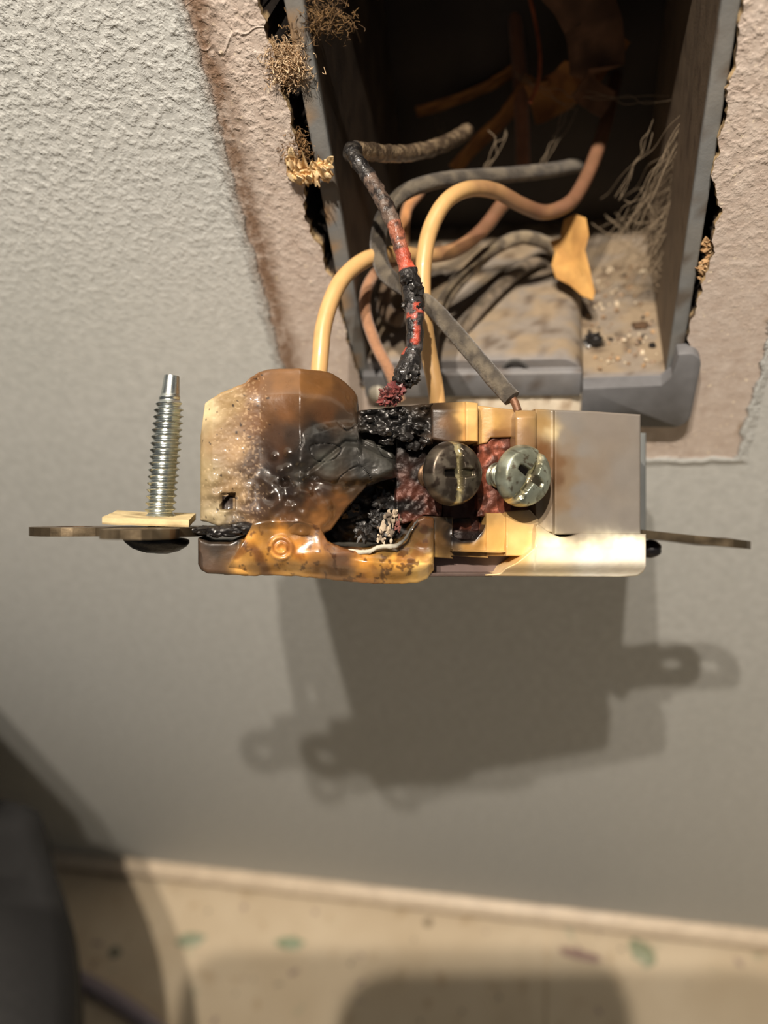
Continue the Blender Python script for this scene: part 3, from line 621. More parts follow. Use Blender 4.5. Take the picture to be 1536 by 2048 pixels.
# ------------------------------------------------------------------ the outlet
D0 = 115.0
YAW = math.radians(8.5); RY = Matrix.Rotation(YAW, 3, 'Y'); P0 = Vector(((845 - 768) * D0 / F, -(950 - 1024) * D0 / F, -D0)); NN = RY @ Vector((0, 0, 1))
def L3(px, py, w=0):
    q = Vector(((px - 768) / F, -(py - 1024) / F, -1)); t = (w + NN.dot(P0)) / NN.dot(q)
    return RY.transposed() @ (q * t - P0)
L0 = Vector((0, 0, 0))
RO = bpy.data.objects.new('electrical_outlet', None); C.objects.link(RO); RO.empty_display_size = .01
RO.matrix_world = Matrix.Translation(at(845, 950, D0) * MM) @ R3.to_4x4() @ RY.to_4x4()
tag(RO, 'burnt, melted ivory and grey outlet hanging by its wires in front of the wall', 'outlet')
CT = [(530,940,42,30,26),(592,925,40,33,29),(545,905,60,40,30),(570,985,44,32,28),(620,890,30,27,25),(550,870,90,60,42),(585,880,70,50,38),(540,1000,58,40,32),(592,1000,62,44,34),(520,1015,90,64,50),(575,1030,120,78,48),(410,820,215,190,150),(408,950,170,145,105),(430,1030,180,158,122),(460,800,180,145,100),(470,900,175,135,90),(470,980,165,130,90),(520,770,146,98,60),(520,850,134,88,52),(520,930,95,65,45),
(570,760,168,112,62),(570,820,142,90,50),(560,900,95,60,38),(560,960,50,38,32),(560,1010,85,60,45),(640,770,150,98,52),(690,790,124,82,50),(650,830,118,74,42),(690,840,80,60,45),(640,870,40,37,35),
(700,880,66,64,60),(650,920,92,89,82),(720,930,58,56,54),(770,900,76,74,68),(780,940,62,60,56),(600,950,58,52,46),(640,975,66,46,36),(700,975,92,68,48),(680,1000,156,98,50),(620,1000,112,70,40),(640,1030,172,110,55),
(560,1050,215,145,65),(500,1080,225,155,70),(540,1120,205,142,66),(480,1130,235,172,92),(600,1100,214,138,56),(590,1140,218,162,90),(640,1110,190,130,70),(680,1120,150,105,80),(730,1130,218,148,66),(790,1125,228,162,76),
(850,1130,240,192,112),(780,1108,150,110,55),(840,1080,130,90,45),(860,1050,66,50,34),(400,1120,88,66,52),(430,1090,60,48,40),(470,1070,32,28,26),(425,1138,98,72,55),(462,1110,88,60,35),
(740,830,24,22,22),(800,850,22,20,20),(850,850,28,25,24),(872,830,70,52,38),(890,850,150,104,64),(880,872,100,75,60),(930,830,228,182,118),(950,870,220,168,102),(985,850,210,162,96),(1000,880,160,104,52),(1040,840,196,152,102),(1050,872,175,132,92),
(1085,850,186,144,88),(1085,900,142,90,45),(1105,860,210,186,146),(1118,925,140,98,62),(1116,960,126,88,56),(1138,935,158,126,96),(1135,965,160,130,100),(1120,1005,160,128,98),(1160,940,164,145,130),(1130,895,162,140,122),(1122,870,166,150,138),(1150,850,160,148,141),(1135,830,160,148,141),(1165,900,160,148,141),(1165,980,160,147,140),(1150,1020,162,149,142),(1200,850,162,147,138),(1250,950,160,148,141),(1200,1020,160,148,141),(1130,1040,165,147,130),(1260,1040,160,148,141),
(900,1070,46,34,26),(940,1090,190,140,75),(990,1080,218,166,95),(1040,1080,228,182,116),(1100,1100,252,238,204),(1250,1100,255,246,218),(1250,1145,250,236,204),(1180,1120,255,244,214),(1100,1140,246,222,174),(1000,1146,236,202,152),(875,1080,124,86,45)]
def burn(x, y):
    wx = x + 9 * nz(x, y, 3, .03) + 4 * nz(x, y, 8, .1); wy_ = y + 9 * nz(x, y, 13, .03) + 4 * nz(x, y, 18, .1)
    s = 0; r = g = b = 0
    for cx, cy, cr_, cg, cb in CT:
        d = (wx - cx) ** 2 + (wy_ - cy) ** 2
        if d > 22000: continue
        w = 1 / (d + 60) ** 1.7; s += w; r += w * cr_; g += w * cg; b += w * cb
    c = (r / s, g / s, b / s) if s else (160, 149, 146)
    k = .86 + .16 * sm(190, 235, c[0]); k *= 1 - .13 * sm(200, 165, c[0]) * sm(480, 540, x); m_ = (c[0] + c[1] + c[2]) / 3; q = .08 * sm(225, 150, c[0])
    c = tuple(v + (m_ - v) * q for v in c); return (c[0] * k, min(255, c[1] * k * 1.03), min(255, c[2] * k * (1.02 + .08 * sm(225, 245, c[0]))))
def samples(a, b, step, bev):
    n = max(2, int((b - a) / step)); t = [a + (b - a) * i / n for i in range(n + 1)]
    for e in (.15, .4, .75, 1.2): t += [a + bev * e, b - bev * e] if (b - a) > 3 * bev else []
    return sorted(set(t))
def slab(name, x0, x1, top, bot, h, back, m, parent=RO, col=burn, step=4, bev=4, off=None, lab=None, hooks=None):
    if not isinstance(top, list): top = [(x0, top), (x1, top)]
    if not isinstance(bot, list): bot = [(x0, bot), (x1, bot)]
    xs = samples(x0, x1, step, bev); hm = max(interp(bot, x) - interp(top, x) for x in xs); ts = samples(0, 1, step / hm, bev / hm)
    nx, nt = len(xs), len(ts); V = []; CO = []
    for x in xs:
        yt, yb = interp(top, x), interp(bot, x)
        if m == M_GLOSS or m == M_CHAR: yb += 1.6 * fbm(x, 0, back, .05, 4); yt += 1.2 * fbm(x, 7, back, .05, 4)
        for t in ts:
            y = yt + (yb - yt) * t; d = min(x - x0, x1 - x, y - yt, yb - y)
            w = (h(x, y) if callable(h) else h)
            if d < bev: w -= (bev - math.sqrt(max(0, bev * bev - (bev - d) ** 2))) * .072
            V.append(L3(x, y, w)); CO.append(col(x, y))
    f = lambda i, j: i * nt + j
    Fc = [(f(i, j), f(i, j + 1), f(i + 1, j + 1), f(i + 1, j)) for i in range(nx - 1) for j in range(nt - 1)]
    loop = [f(i, 0) for i in range(nx)] + [f(nx - 1, j) for j in range(1, nt)] + [f(i, nt - 1) for i in range(nx - 2, -1, -1)] + [f(0, j) for j in range(nt - 2, 0, -1)]
    o = len(V)
    for i in loop: V.append(Vector((V[i].x, V[i].y, back))); CO.append(CO[i])
    n = len(loop); Fc += [(loop[k], loop[(k + 1) % n], o + (k + 1) % n, o + k) for k in range(n)] + [tuple(range(o, o + n))]
    ob = link(name, V, Fc, m, parent, CO, off=L0)
    if lab: ob['label'] = lab
    return ob
G = lambda x, y, cx, cy, s, a, sy=None: a * math.exp(-((x - cx) / s) ** 2 - ((y - cy) / (sy or s)) ** 2)
# melted rear shell
def h_melt(x, y):
    w = interp([(400, -2.6), (425, -1.6), (520, -.9), (600, 1.6), (606, 1.5), (700, -1.4), (800, -2.6)], x)
    w += .6 * nz(x, y, 0, .012)
    top = interp(TOPM, x); w -= 2.6 * (1 - sm(0, 75, y - top)) ** 2 * sm(480, 540, x)
    for b in ((547, 973, 15, 1.0), (603, 985, 16, 1.5), (598, 955, 10, .8), (650, 978, 22, 1.1), (622, 1005, 12, .6), (500, 1000, 14, .5), (560, 942, 9, .6), (535, 1020, 20, .6), (690, 988, 24, .8), (640, 1020, 34, .9), (528, 962, 9, .7), (560, 1000, 12, .9), (583, 1012, 8, .6), (540, 990, 7, .6), (618, 985, 7, .6), (660, 1010, 10, .5), (575, 935, 8, .6), (548, 912, 7, .5), (590, 968, 6, .6), (575, 905, 7, .5), (600, 925, 8, .4)): w += G(x, y, *b)
    w -= G(x, y, 570, 965, 8, 1.2) + G(x, y, 575, 1000, 9, .8) + G(x, y, 622, 970, 9, .7)
    w += .35 * sm(930, 960, y) * nz(x, y, 4, .06)
    ch = sm(1.15, .8, math.hypot((x - 705) / 120, (y - 905) / 62))
    w += ch * (.9 * abs(nz(x, y, 2, .012)) + .22 * fbm(x, y, 7, .035, 4) - .25 * sm(.05, 0, abs(nz(x, y, 22, .022))) + .5)
    fold = y - interp([(590, 970), (640, 930), (690, 890), (730, 893), (775, 915), (800, 940)], x)
    w += ch * 1.0 * sm(-5, 4, fold) - ch * .5 * math.exp(-((fold + 6) / 5) ** 2)
    w += .05 * fbm(x, y, 1, .1) * sm(560, 500, x)          # gritty left facet
    if 437 < x < 470 and 985 < y < 1022: w -= 1.5 * sm(0, 12, x - 437) * sm(985, 988, y) * sm(1022, 1018, y) * (1 if y > 1022 - (x - 437) * 1.2 - 8 else .3)
    return w
TOPM = [(401, 872), (404, 850), (410, 806), (440, 786), (490, 766), (500, 757), (515, 746), (535, 739), (560, 737), (600, 737), (640, 741), (665, 747), (690, 764), (708, 781), (716, 795), (719, 838), (724, 862), (750, 866), (785, 888), (793, 915), (797, 938)]
BOTM = [(401, 1040), (440, 1052), (470, 1052), (500, 1060), (560, 1070), (640, 1072), (662, 1060), (700, 1010), (735, 972), (765, 962), (797, 955)]
def c_melt(x, y):
    c = burn(x, y)
    if nz(x, y, 6, .21) > .46 - .2 * sm(440, 500, x) * sm(545, 505, x) + .3 * sm(515, 560, x): c = mix(c, (215, 190, 155), .38)
    if x < 560 and nz(x, y, 16, .13) > .55: c = mix(c, (40, 28, 20), .8)
    if 444 < x < 466 and 992 < y < 1018: c = (40, 28, 20)
    crk = abs(nz(x, y, 22, .022)); ch = sm(1.1, .85, math.hypot((x - 705) / 110, (y - 910) / 55))
    if ch > .3 and crk < .02: c = mix(c, (12, 11, 11), .9)
    gl = .15 + .85 * sm(500, 545, x) * (1 - .75 * ch) * sm(735, 800, y + 30)
    return tuple(c) + (gl,)
slab('rear_shell', 401, 797, TOPM, BOTM, h_melt, -27, M_GLOSS, col=c_melt, step=2.2, bev=7, lab='melted brown and black left part of the rear shell')
# back body behind everything
slab('rear_body', 690, 1292, [(690, 845), (870, 832), (1292, 866)], 1062, -14, -29, M_GREYP, col=lambda x, y: (112, 116, 116) if x > 1100 else (40, 34, 30), bev=4, step=12)
# sooty back of the terminal bay
def h_bay(x, y): return -5.2 + .6 * fbm(x, y, 0, .03) - 5.5 * sm(1.1, .8, math.hypot((x - 735) / 95, (y - 1040) / 85))
def c_bay(x, y):
    c = mix((14, 13, 13), (66, 34, 24), sm(770, 860, x + 20 * nz(x, y, 0, .05)))
    return mix(c, (96, 56, 36), sm(900, 1000, x) * sm(1080, 1020, y))
slab('terminal_bay', 640, 1112, [(640, 1000), (700, 870), (740, 838), (1112, 838)], [(640, 1085), (1112, 1085)], h_bay, -14.5, M_CHAR, col=c_bay, step=4, bev=3)
# grey right half of the body
slab('body_side', 1109, 1281, [(1109, 820), (1180, 822), (1281, 829)], 1069, 0.1, -26, M_GREYP, step=4, bev=4, lab='clean grey side of the body')
slab('body_ridge', 1070, 1112, [(1070, 818), (1112, 820)], [(1070, 1060), (1112, 1066)], lambda x, y: -.9 + 1.0 * sm(1106, 1112, x) * sm(930, 915, y) - .8 * sm(915, 960, y) * sm(1112, 1080, x), -20, M_PLAS, step=4, bev=3)
# top channel
def h_char(x, y): return -1.3 + 1.0 * fbm(x, y, 0, .028) + .7 * abs(nz(x, y, 5, .045)) + .2 * fbm(x, y, 9, .12)
slab('terminal_rim', 716, 866, [(716, 822), (740, 819), (800, 812), (866, 806)], [(716, 866), (740, 864), (762, 862), (775, 884), (800, 870), (830, 868), (866, 888)], h_char, -13, M_CHAR, step=2.5, bev=5, lab='charred black section of the rim')
slab('terminal_rim', 862, 934, [(862, 806), (934, 803)], [(862, 878), (900, 886), (934, 884)], lambda x, y: -.4 + .5 * math.sin((x - 862) / 72 * 3.14) - 1.2 * (1 - sm(803, 822, y)), -12, M_PLAS, step=3, bev=5)
slab('terminal_rim', 931, 956, [(931, 803), (956, 806)], [(931, 883), (956, 884)], lambda x, y: .5 - 1.0 * (1 - sm(805, 820, y)), -12, M_PLAS, step=3, bev=4)
slab('terminal_rim', 954, 1034, [(954, 811), (1034, 820)], [(954, 890), (975, 886), (980, 876), (1034, 874)], lambda x, y: -2.0 - .5 * sm(990, 960, x), -12, M_PLAS, step=3, bev=3)
slab('terminal_rim', 1030, 1073, [(1030, 820), (1073, 821)], [(1030, 905), (1073, 900)], lambda x, y: .1 - 1.1 * (1 - sm(820, 836, y)) + .35 * math.sin((x - 1030) / 43 * 3.14), -12, M_PLAS, step=3, bev=5)
g = join([blob_geo(L3(x, y, w - .5), r, .5, 3, 1.0, (1.2, .8, .8)) for x, y, w, r in ((738, 838, -.4, .7), (770, 862, .0, .9), (786, 826, .3, .55), (812, 874, -.3, .9), (836, 852, .1, .7), (775, 880, -1.2, .9), (826, 892, -1.4, .9), (852, 882, -.6, .8), (806, 822, .4, .4), (748, 862, -.4, .6))])
s = link('char_crust', g[0], g[1], M_CHAR, RO, g[2], off=L0); s['label'] = 'bubbly black char along the rim'
# copper terminal plates
def c_cu(x, y):
    k = sm(-.25, .35, fbm(x, y, 9, .03, 4)); c = mix((94, 50, 36), (48, 28, 23), k)
    if x < 870: c = mix(c, (48, 28, 24), .3)
    if x < 890: c = mix(c, (26, 20, 18), sm(985, 900, y + 22 * nz(x, y, 3, .04)))
    return mix(c, (22, 18, 17), sm(870, 800, x) * sm(-.1, .3, nz(x, y, 2, .03)))
slab('terminal_plate', 792, 884, [(792, 868), (884, 880)], [(792, 1052), (815, 1046), (850, 1030), (884, 1034)], lambda x, y: -3.4 + .35 * fbm(x, y, 0, .05) + (.18 if ((int(x / 9) + int(y / 9)) % 2) and y > 990 else 0), -5, M_COPPER, col=c_cu, step=3, bev=3, lab='sooty copper plate behind the dark screw')
slab('terminal_plate', 884, 958, 960, 1062, lambda x, y: -4.2 + .3 * fbm(x, y, 0, .05), -5.5, M_COPPER, col=lambda x, y: (58, 30, 24), step=4, bev=3)
slab('terminal_plate', 954, 1022, [(954, 884), (978, 884), (980, 877), (1022, 873)], [(954, 1034), (1022, 1028)], lambda x, y: -2.6 + .35 * fbm(x, y, 0, .05), -5, M_COPPER, col=lambda x, y: mix((134, 72, 52), (84, 46, 34), sm(-.3, .3, fbm(x, y, 4, .05))), step=3, bev=3, lab='reddish copper plate behind the bright screw')
slab('terminal_plate', 880, 968, 1036, 1080, lambda x, y: -3.8 - .8 * abs(x - 924) / 44, -6, M_COPPER, col=lambda x, y: mix((30, 18, 15), (100, 52, 34), sm(1040, 1052, y) * sm(1066, 1054, y)), step=3, bev=3)
# front cover, left: melted amber
TOPC = [(448, 1146), (470, 1110), (500, 1058), (507, 1044), (540, 1040), (600, 1040), (640, 1052), (655, 1082), (690, 1097), (740, 1101), (790, 1092), (815, 1070), (832, 1040), (850, 1032), (868, 1036)]
BOTC = [(448, 1150), (500, 1152), (560, 1151), (620, 1155), (680, 1162), (740, 1167), (790, 1169), (835, 1166), (855, 1158), (868, 1140)]
def h_cov(x, y):
    yb = interp(BOTC, x); w = .9 - 2.6 * sm(50, 0, yb - y) ** 2
    w += G(x, y, 640, 1108, 40, .9, 26) + G(x, y, 680, 1110, 30, .5, 10) - 1.5 * sm(700, 780, x) * sm(1128, 1090, y) + .25 * nz(x, y, 0, .04)
    w += 1.0 * sm(1060, 1040, y) * sm(500, 560, x) * sm(720, 650, x)
    w += .5 * sm(1118, 1126, y - (x - 780) * .05) * sm(690, 740, x)
    d = math.hypot(x - 562, y - 1096)
    w += .45 * math.exp(-((d - 21) / 4.5) ** 2) + .35 * math.exp(-((d - 10) / 3.5) ** 2) - .3 * math.exp(-(d / 5) ** 2)
    return w
def c_cov(x, y):
    c = burn(x, y); d = math.hypot(x - 562, y - 1096); n = nz(x, y, 5, .12)
    if d < 25: c = mix(c, (236, 168, 88), .6); c = mix(c, (140, 84, 36), .7 * max(0, math.exp(-((d - 15) / 3) ** 2) + n * .4))
    s = abs(x - (500 + (y - 1080) * .5) - 6 * nz(y, 0, 0, .05)); c = mix(c, (96, 60, 34), .75 * sm(16, 4, s) * sm(1075, 1100, y))
    c = mix(c, (118, 72, 38), .55 * sm(.1, .5, fbm(x, y, 31, .02, 4))); return mix(c, (60, 36, 22), .6 * sm(.35, .55, fbm(x, y, 41, .06, 3)))
slab('front_cover', 448, 868, TOPC, BOTC, h_cov, -24, M_GLOSS, col=c_cov, step=2.2, bev=6, lab='scorched amber left part of the front cover')
slab('cover_corner', 396, 512, [(396, 1076), (420, 1084), (460, 1084), (512, 1060)], [(396, 1128), (402, 1140), (415, 1147), (512, 1152)], lambda x, y: -.6 - 1.2 * sm(470, 510, x) + .07 * nz(x, y, 0, .03), -24, M_PLAS, step=3, bev=8, lab='smoke-browned left corner of the front cover')
# pale fibre edge of the cavity
pts = [L3(*p) for p in [(655, 1086, .0), (690, 1100, .6), (730, 1104, .8), (760, 1094, .8), (790, 1092, .8), (808, 1080, .6), (822, 1058, .4), (836, 1040, .2)]]
o = tube('fibre_edge', pts, lambda s: .26 * (1 - .6 * sm(.5, .8, s)) * (.5 + .5 * sm(0, .25, s)) + .06, M_PAPER, parent=RO, off=L0, colf=lambda s, a, q: mix((188, 184, 168), (80, 78, 74), sm(.45, .75, s)), amp=.12, nsc=1.5); o['label'] = 'pale grey-white edge of the burnt cavity'
# cover, right: stepped ledge, well under the dark screw, recessed grey-brown notch, clean ivory end
slab('cover_ledge', 838, 906, [(838, 1040), (850, 1032), (906, 1034)], [(838, 1112), (906, 1118)], lambda x, y: -1.6 - .8 * sm(870, 900, x) + .3 * nz(x, y, 0, .06), -16, M_PLAS, step=3, bev=3)
def c_led(x, y):
    c = burn(x, y); k = math.hypot((x - 925) / 46, (y - 1052) / 36)
    return mix((18, 12, 10), c, sm(.85, 1.1, k + .12 * nz(x, y, 0, .06)))
slab('cover_ledge', 902, 976, [(902, 1070), (925, 1082), (950, 1080), (968, 1058), (976, 1030)], [(902, 1112), (976, 1116)], lambda x, y: -1.9 + .2 * nz(x, y, 0, .06), -16, M_PLAS, col=c_led, step=3, bev=3)
slab('cover_ledge', 972, 1014, [(972, 1026), (1014, 1026)], 1112, -1.5, -16, M_PLAS, step=3, bev=3)
slab('cover_ledge', 1012, 1078, [(1012, 1024), (1060, 1020), (1078, 1040)], 1112, lambda x, y: -1.0 + .8 * sm(1060, 1100, y), -16, M_PLAS, step=3, bev=3)
slab('notch_floor', 858, 1080, 1096, 1150, -4.5, -16, M_GREYP, col=lambda x, y: (104, 88, 84), step=6, bev=3, lab='grey-brown recessed floor of the notch in the cover')
TOPR = [(975, 1148), (1000, 1146), (1010, 1138), (1035, 1128), (1055, 1112), (1078, 1092), (1072, 1050), (1084, 1052), (1098, 1064), (1115, 1074), (1135, 1074), (1160, 1066), (1292, 1068)]
TOPR = [(972, 1149), (1000, 1147), (1012, 1136), (1032, 1126), (1052, 1110), (1070, 1094), (1072, 1046), (1082, 1052), (1100, 1066), (1120, 1074), (1138, 1074), (1160, 1066), (1292, 1068)]
BOTR = [(972, 1152), (1100, 1153), (1240, 1154), (1275, 1152), (1287, 1144), (1292, 1132)]
slab('front_cover', 972, 1292, TOPR, BOTR, lambda x, y: 1.5 - 2.4 * sm(1112, 1154, y) ** 2 - .9 * sm(1095, 1066, y), -26, M_PLAS, step=3, bev=4, lab='clean ivory right end of the front cover')
slab('cover_ledge', 905, 1075, [(905, 1098), (915, 1101), (925, 1097), (950, 1100), (1000, 1102), (1030, 1098), (1075, 1092)], [(905, 1103), (1000, 1106), (1075, 1096)], -.6, -4, M_PLAS, step=3, bev=1)
slab('cover_rim', 858, 985, 1146, 1153, -1.6, -20, M_PLAS, col=lambda x, y: (86, 72, 66), step=5, bev=2)
# ash flake in the cavity
parts = []; rnd = random.Random(21)
for i in range(46):
    t = rnd.random(); x = 782 - 16 * t + rnd.gauss(0, 7); y = 1022 + 62 * t + rnd.gauss(0, 3)
    cc = rnd.choice([(186, 170, 148), (150, 136, 118), (205, 192, 170), (110, 98, 86)])
    parts.append(blob_geo(L3(x, y, -1.6 + rnd.gauss(0, .4)), rnd.uniform(.2, .55), .9, 2, 2, (rnd.uniform(.4, 1), rnd.uniform(.6, 1.6), .4), colf=lambda v: cc))
for i in range(14):
    parts.append(blob_geo(L3(795 + rnd.gauss(0, 3), 1030 + 34 * rnd.random(), -2 + rnd.gauss(0, .3)), rnd.uniform(.2, .4), .9, 2, 2, (.6, 1.3, .4), colf=lambda v: (120, 76, 70)))
g = join(parts); o = link('ash_flakes', g[0], g[1], M_FUZZ, RO, g[2], off=L0); o['label'] = 'grey-white crumbling ash in the black cavity'
parts = [blob_geo(L3(rnd.uniform(700, 800), rnd.uniform(985, 1085), -6.5), rnd.uniform(.5, 1.4), .9, 3, 1.6, (1, 1, .5), colf=lambda v: mix((16, 15, 15), (50, 46, 40), max(0, nz(v.x, v.y, v.z, 2)))) for i in range(12)]
g = join(parts); o = link('char_crust', g[0], g[1], M_CHAR, RO, g[2], off=L0)
# ---- screws
def screw_head(name, px, py, w, R, tilt, tiltv, slot, colf, slotc, m, thread_len=8, lab=None):
    V = []; CO = []; n = 96; kr = 34
    for i in range(kr + 1):
        r = R * i / kr
        for j in range(n):
            a = 2 * math.pi * j / n; x, y = r * math.cos(a), r * math.sin(a)
            z = 2.3 - 1.1 * (r / R) ** 2 - 1.2 * max(0, (r / R - .86) / .14) ** 2.2
            u = x * math.cos(slot) + y * math.sin(slot); v = -x * math.sin(slot) + y * math.cos(slot)
            inslot = sm(.62, .46, abs(v)); ph = max(sm(.85, .6, abs(u) + .12 * abs(v)) * sm(2.7, 2.2, abs(v)), sm(.85, .6, abs(v) + .12 * abs(u)) * sm(2.5, 2.0, abs(u)))
            z -= .6 * inslot + .8 * ph * (1 - r / R * .6)
            V.append(Vector((x, y, z))); k = max(inslot, ph)
            CO.append(mix(colf(x, y), mix(mix(slotc, (58, 52, 42), sm(.35, .62, abs(v)) * .8), (34, 30, 27), sm(.5, .8, abs(v)) * sm(.2, .8, ph) * sm(-.2, .3, v)), k))  # bright slot and dark cross arm: highlight and shade put into the colour
    for rr_, zz in ((R * 1.0, -.55), (R * .97, -.8), (1.95, -.9)):
        for j in range(n): a = 2 * math.pi * j / n; V.append(Vector((rr_ * math.cos(a), rr_ * math.sin(a), zz))); CO.append(colf(rr_ * math.cos(a), rr_ * math.sin(a)))
    rows = len(V) // n; Fc = [(i * n + j, i * n + (j + 1) % n, (i + 1) * n + (j + 1) % n, (i + 1) * n + j) for i in range(1 if 0 else 0, rows - 1) for j in range(n)]
    g = (V, Fc, CO)
    rot = Matrix.Rotation(tilt, 4, 'Y') @ Matrix.Rotation(tiltv, 4, 'X'); c0 = L3(px, py, w)
    g = ([c0 + rot @ v for v in g[0]], g[1], g[2])
    o = link(name, g[0], g[1], m, RO, g[2], off=L0)
    if lab: o['label'] = lab
    # threaded shank, a sub-part
    V = []; n2 = 28; st = int(thread_len / .07); CO = []
    for i in range(st + 1):
        z = -.8 - thread_len * i / st
        for j in range(n2):
            a = 2 * math.pi * j / n2; f = ((z + .9 * a / (2 * math.pi)) / .9) % 1; r = 1.55 + .42 * (1 - abs(2 * f - 1))
            V.append(c0 + rot @ Vector((r * math.cos(a), r * math.sin(a), z))); CO.append(colf(9, z))
    Fc = [(i * n2 + j, i * n2 + (j + 1) % n2, (i + 1) * n2 + (j + 1) % n2, (i + 1) * n2 + j) for i in range(st) for j in range(n2)] + [tuple(range(len(V) - n2, len(V)))]
    link('screw_thread', V, Fc, m, o, CO, off=L0)
dark = lambda x, y: mix(mix((112, 104, 92), (74, 66, 58), sm(-.3, .3, fbm(x, y, 1, .7))), (44, 34, 29), sm(.3, .55, fbm(x, y, 7, .9)) * .7) if abs(x) < 8 else (120, 96, 74)
zin = lambda x, y: mix(mix((172, 180, 164), (138, 142, 126), sm(-.3, .3, fbm(x, y, 1, .5))), (80, 68, 54), .7 * sm(.42, .55, fbm(x, y, 17, 1.1)))
screw_head('terminal_screw', 905, 947, 2.4, 4.6, math.radians(20), math.radians(0), math.radians(92), dark, (206, 196, 156), M_SCREW, 8.5, 'sooty dark terminal screw')
screw_head('terminal_screw', 1046, 952, 3.0, 4.45, math.radians(20), math.radians(3), math.radians(58), zin, (222, 216, 182), M_SCREW, 9.5, 'brighter zinc terminal screw')
# ---- mounting strap: edge-on plate with eared ends
def strap():
    yk = 1063
    def outline(side):
        # u (mm from outlet middle, along strap), w across; one end
        tip = 54.8
        pts = []
        if side < 0:
            a = [(28, -3), (30.5, -3), (34, 1)] + rr(38.5, 5.2, 5.0, 190, 10, 12) + [(42.5, -2.5), (46, -4.5)] + rr(50.0, -10, 6.2, 100, -100, 14) + [(46, -15.5), (40, -16.5), (28, -17)]
        else:
            a = [(28, -5), (46, -7)] + rr(52.4, -12, 5.6, 105, -105, 14) + [(46, -17), (28, -17)]
        return a
    for s in (-1, 1):
        a = outline(s); V = []; CO = []
        for t in (0, 1):
            for (u, w) in a:
                yy = L3(845, yk, 0).y + (.64 if t else -.64)
                yy -= (0 if s < 0 else (u - 30) * .10); V.append(Vector((L0.x + s * u, yy, w))); c = (98, 86, 68)
                if s < 0 and u < 34: c = (34, 30, 28)
                if nz(u, w, t, .3) > .15: c = mix(c, (176, 158, 130), .5)
                CO.append(c)
        n = len(a); bm = bmesh.new(); cl = bm.verts.layers.float_color.new('Col'); vs = [bm.verts.new(v) for v in V]
        for v, c in zip(vs, CO): v[cl] = lin(c)
        # screw hole in the end ear (square-sided plate round a round hole)
        hc = (37.6, -10) if s < 0 else (51.8, -12); hr = 2.4 if s < 0 else 2.6; hn = 20; rings = []
        for t in (0, 1):
            y0 = L3(845, yk, 0).y + (.64 if t else -.64) - (0 if s < 0 else (hc[0] - 30) * .10)
            rings.append([bm.verts.new(Vector((L0.x + s * (hc[0] + hr * math.cos(2 * math.pi * i / hn)), y0, hc[1] + hr * math.sin(2 * math.pi * i / hn)))) for i in range(hn)])
            for v in rings[-1]: v[cl] = lin((110, 88, 66))
        extra = []
        if s < 0:
            for ec in ((50.0, -10, 2.6), (38.5, 5.4, 2.3)):
                rg = []
                for t in (0, 1):
                    y0 = L3(845, yk, 0).y + (.64 if t else -.64)
                    rg.append([bm.verts.new(Vector((L0.x + s * (ec[0] + ec[2] * math.cos(2 * math.pi * i / hn)), y0, ec[1] + ec[2] * math.sin(2 * math.pi * i / hn)))) for i in range(hn)])
                    for v in rg[-1]: v[cl] = lin((110, 88, 66))
                extra.append(rg)
        for t in (0, 1):
            es = []
            L = vs[t * n:(t + 1) * n]; es += [bm.edges.new((L[i], L[(i + 1) % n])) for i in range(n)]
            for rg in [rings] + extra: es += [bm.edges.new((rg[t][i], rg[t][(i + 1) % hn])) for i in range(hn)]
            bmesh.ops.triangle_fill(bm, use_beauty=True, edges=es)
        for i in range(n): bm.faces.new([vs[i], vs[(i + 1) % n], vs[n + (i + 1) % n], vs[n + i]])
        for rg in [rings] + extra:
            for i in range(hn): bm.faces.new([rg[0][i], rg[0][(i + 1) % hn], rg[1][(i + 1) % hn], rg[1][i]])
        bmesh.ops.recalc_face_normals(bm, faces=bm.faces)
        for v in bm.verts: v.co = (v.co - L0) * MM
        me = bpy.data.meshes.new('mounting_strap'); bm.to_mesh(me); bm.free(); me.materials.append(M_STRAP)
        o = bpy.data.objects.new('mounting_strap', me); C.objects.link(o); o.parent = RO
        if s < 0: o['label'] = 'left end of the metal strap, blackened where it meets the body'
strap()
# char lump where the strap enters the body
g = join([blob_geo(L3(x, y, w), r, .4, 3, 1.4, (1.5, .7, 1), colf=lambda v: (24, 21, 20)) for x, y, w, r in ((410, 1061, -1, .9), (435, 1063, -.5, 1.1), (462, 1062, -.3, 1.2), (486, 1056, -.2, 1.1), (385, 1061, -1.5, .7))])
link('char_crust', g[0], g[1], M_CHAR, RO, g[2], off=L0)
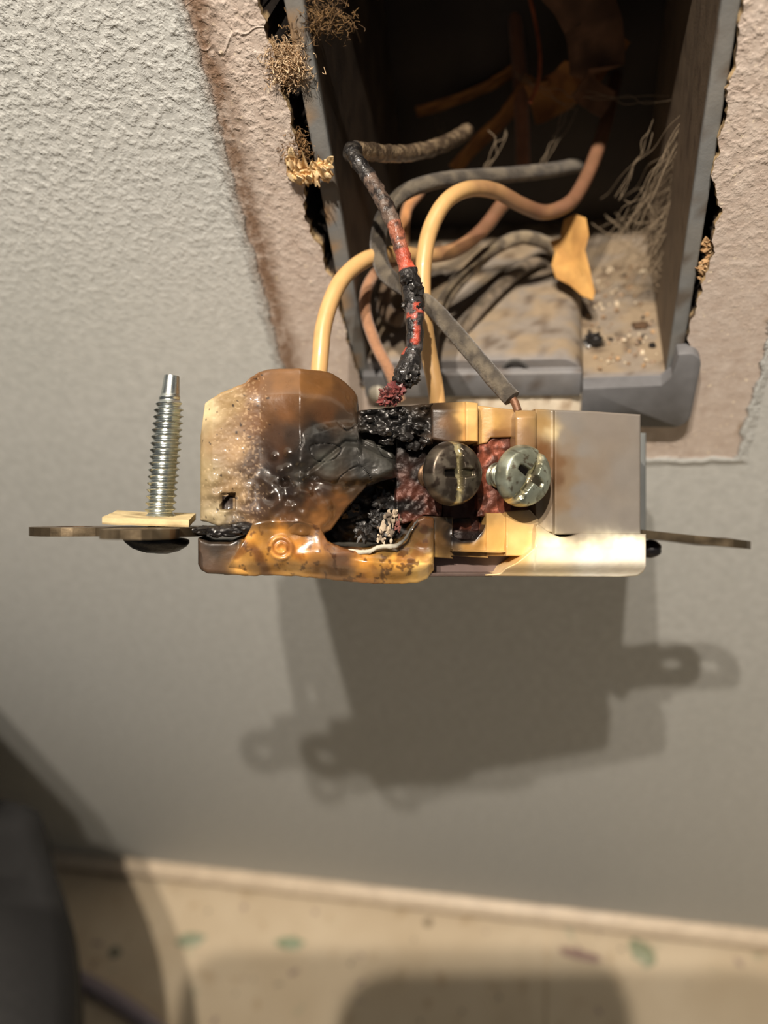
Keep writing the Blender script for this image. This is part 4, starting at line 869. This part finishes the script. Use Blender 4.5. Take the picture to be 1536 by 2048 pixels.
# mounting screw with washer plate
def mscrew():
    WS = -8.5
    a = L3(344, 752, WS); b = L3(317, 1062, WS); ax = (a - b).normalized(); ln = (a - b).length
    u = ax.cross(Vector((0, 0, 1))).normalized(); v = ax.cross(u); V = []; n = 36; st = 300; pitch = .98; CO = []
    for i in range(st + 1):
        t = ln * i / st; fr = t / ln; rb = interp([(0, 1.72), (.62, 1.78), (.80, 1.62), (.88, 1.35), (1, 1.12)], fr); th = .52 * sm(.9, .78, fr)
        for j in range(n):
            ang = 2 * math.pi * j / n; f = ((t - pitch * ang / (2 * math.pi)) / pitch) % 1
            r = rb + th * max(0, 1 - abs(f - .5) * 2.4) * (1 + .1 * nz(t, ang, 0, 2)); V.append(b + ax * t + (u * math.cos(ang) + v * math.sin(ang)) * r)
    Fc = [(i * n + j, i * n + (j + 1) % n, (i + 1) * n + (j + 1) % n, (i + 1) * n + j) for i in range(st) for j in range(n)] + [tuple(range(n)), tuple(range(len(V) - n, len(V)))]
    o = link('mounting_screw', V, Fc, M_ZINC, RO, off=L0); o['label'] = 'long bright zinc mounting screw pointing at the box'
    # head under the strap
    hc = L3(313, 1074, WS); V = []; n = 40; prof = [(0.01, .1), (4.3, .1), (4.75, -.1), (4.8, -.5), (4.4, -1.1), (3.3, -1.85), (1.8, -2.3), (.8, -2.35), (.01, -1.6)]
    for r, h in prof:
        for j in range(n):
            ang = 2 * math.pi * j / n; V.append(hc + ax * (h + (.12 * nz(r * 3, j, 0, .9) if h < -1 else 0)) + (u * math.cos(ang) + v * math.sin(ang)) * r)
    Fc = [(i * n + j, i * n + (j + 1) % n, (i + 1) * n + (j + 1) % n, (i + 1) * n + j) for i in range(len(prof) - 1) for j in range(n)]
    h = link('screw_head', V, Fc, M_BLACK, o, off=L0); h['label'] = 'black domed head'
    # square retaining washer of pale fibre, a little tilted
    c = L3(303, 1037, WS); V, Fc = box_geo(-5.9, 5.9, -.5, .5, -5.6, 5.6)
    bm = bmesh.new(); vs = [bm.verts.new(q) for q in V]
    for f in Fc: bm.faces.new([vs[i] for i in f])
    bmesh.ops.subdivide_edges(bm, edges=list(bm.edges), cuts=5, use_grid_fill=True); bm.verts.index_update()
    rt = Matrix.Rotation(math.radians(-2), 4, 'Z') @ Matrix.Rotation(math.radians(5), 4, 'X')
    V = [c + rt @ (q.co + Vector((0, .12 * nz(q.co.x, q.co.z, 0, .6), 0))) for q in bm.verts]; Fc = [tuple(q.index for q in f.verts) for f in bm.faces]
    CO = [mix((208, 190, 146), (140, 122, 88), sm(.0, .5, nz(q.co.x, q.co.z, q.co.y, .7)) + (.5 if q.co.y < -.3 else 0)) for q in bm.verts]; bm.free()
    w = link('retaining_washer', V, Fc, M_PAPER, RO, CO, smooth=False, off=L0); w['label'] = 'pale square fibre washer'
mscrew()
# dark clip at the right where the strap leaves the cover
g = blob_geo(L3(1300, 1098, -11), 1.9, .15, 3, 1, (1, .8, 1), colf=lambda v: (30, 30, 32)); link('strap_rivet', g[0], g[1], M_BLACK, RO, g[2], off=L0)
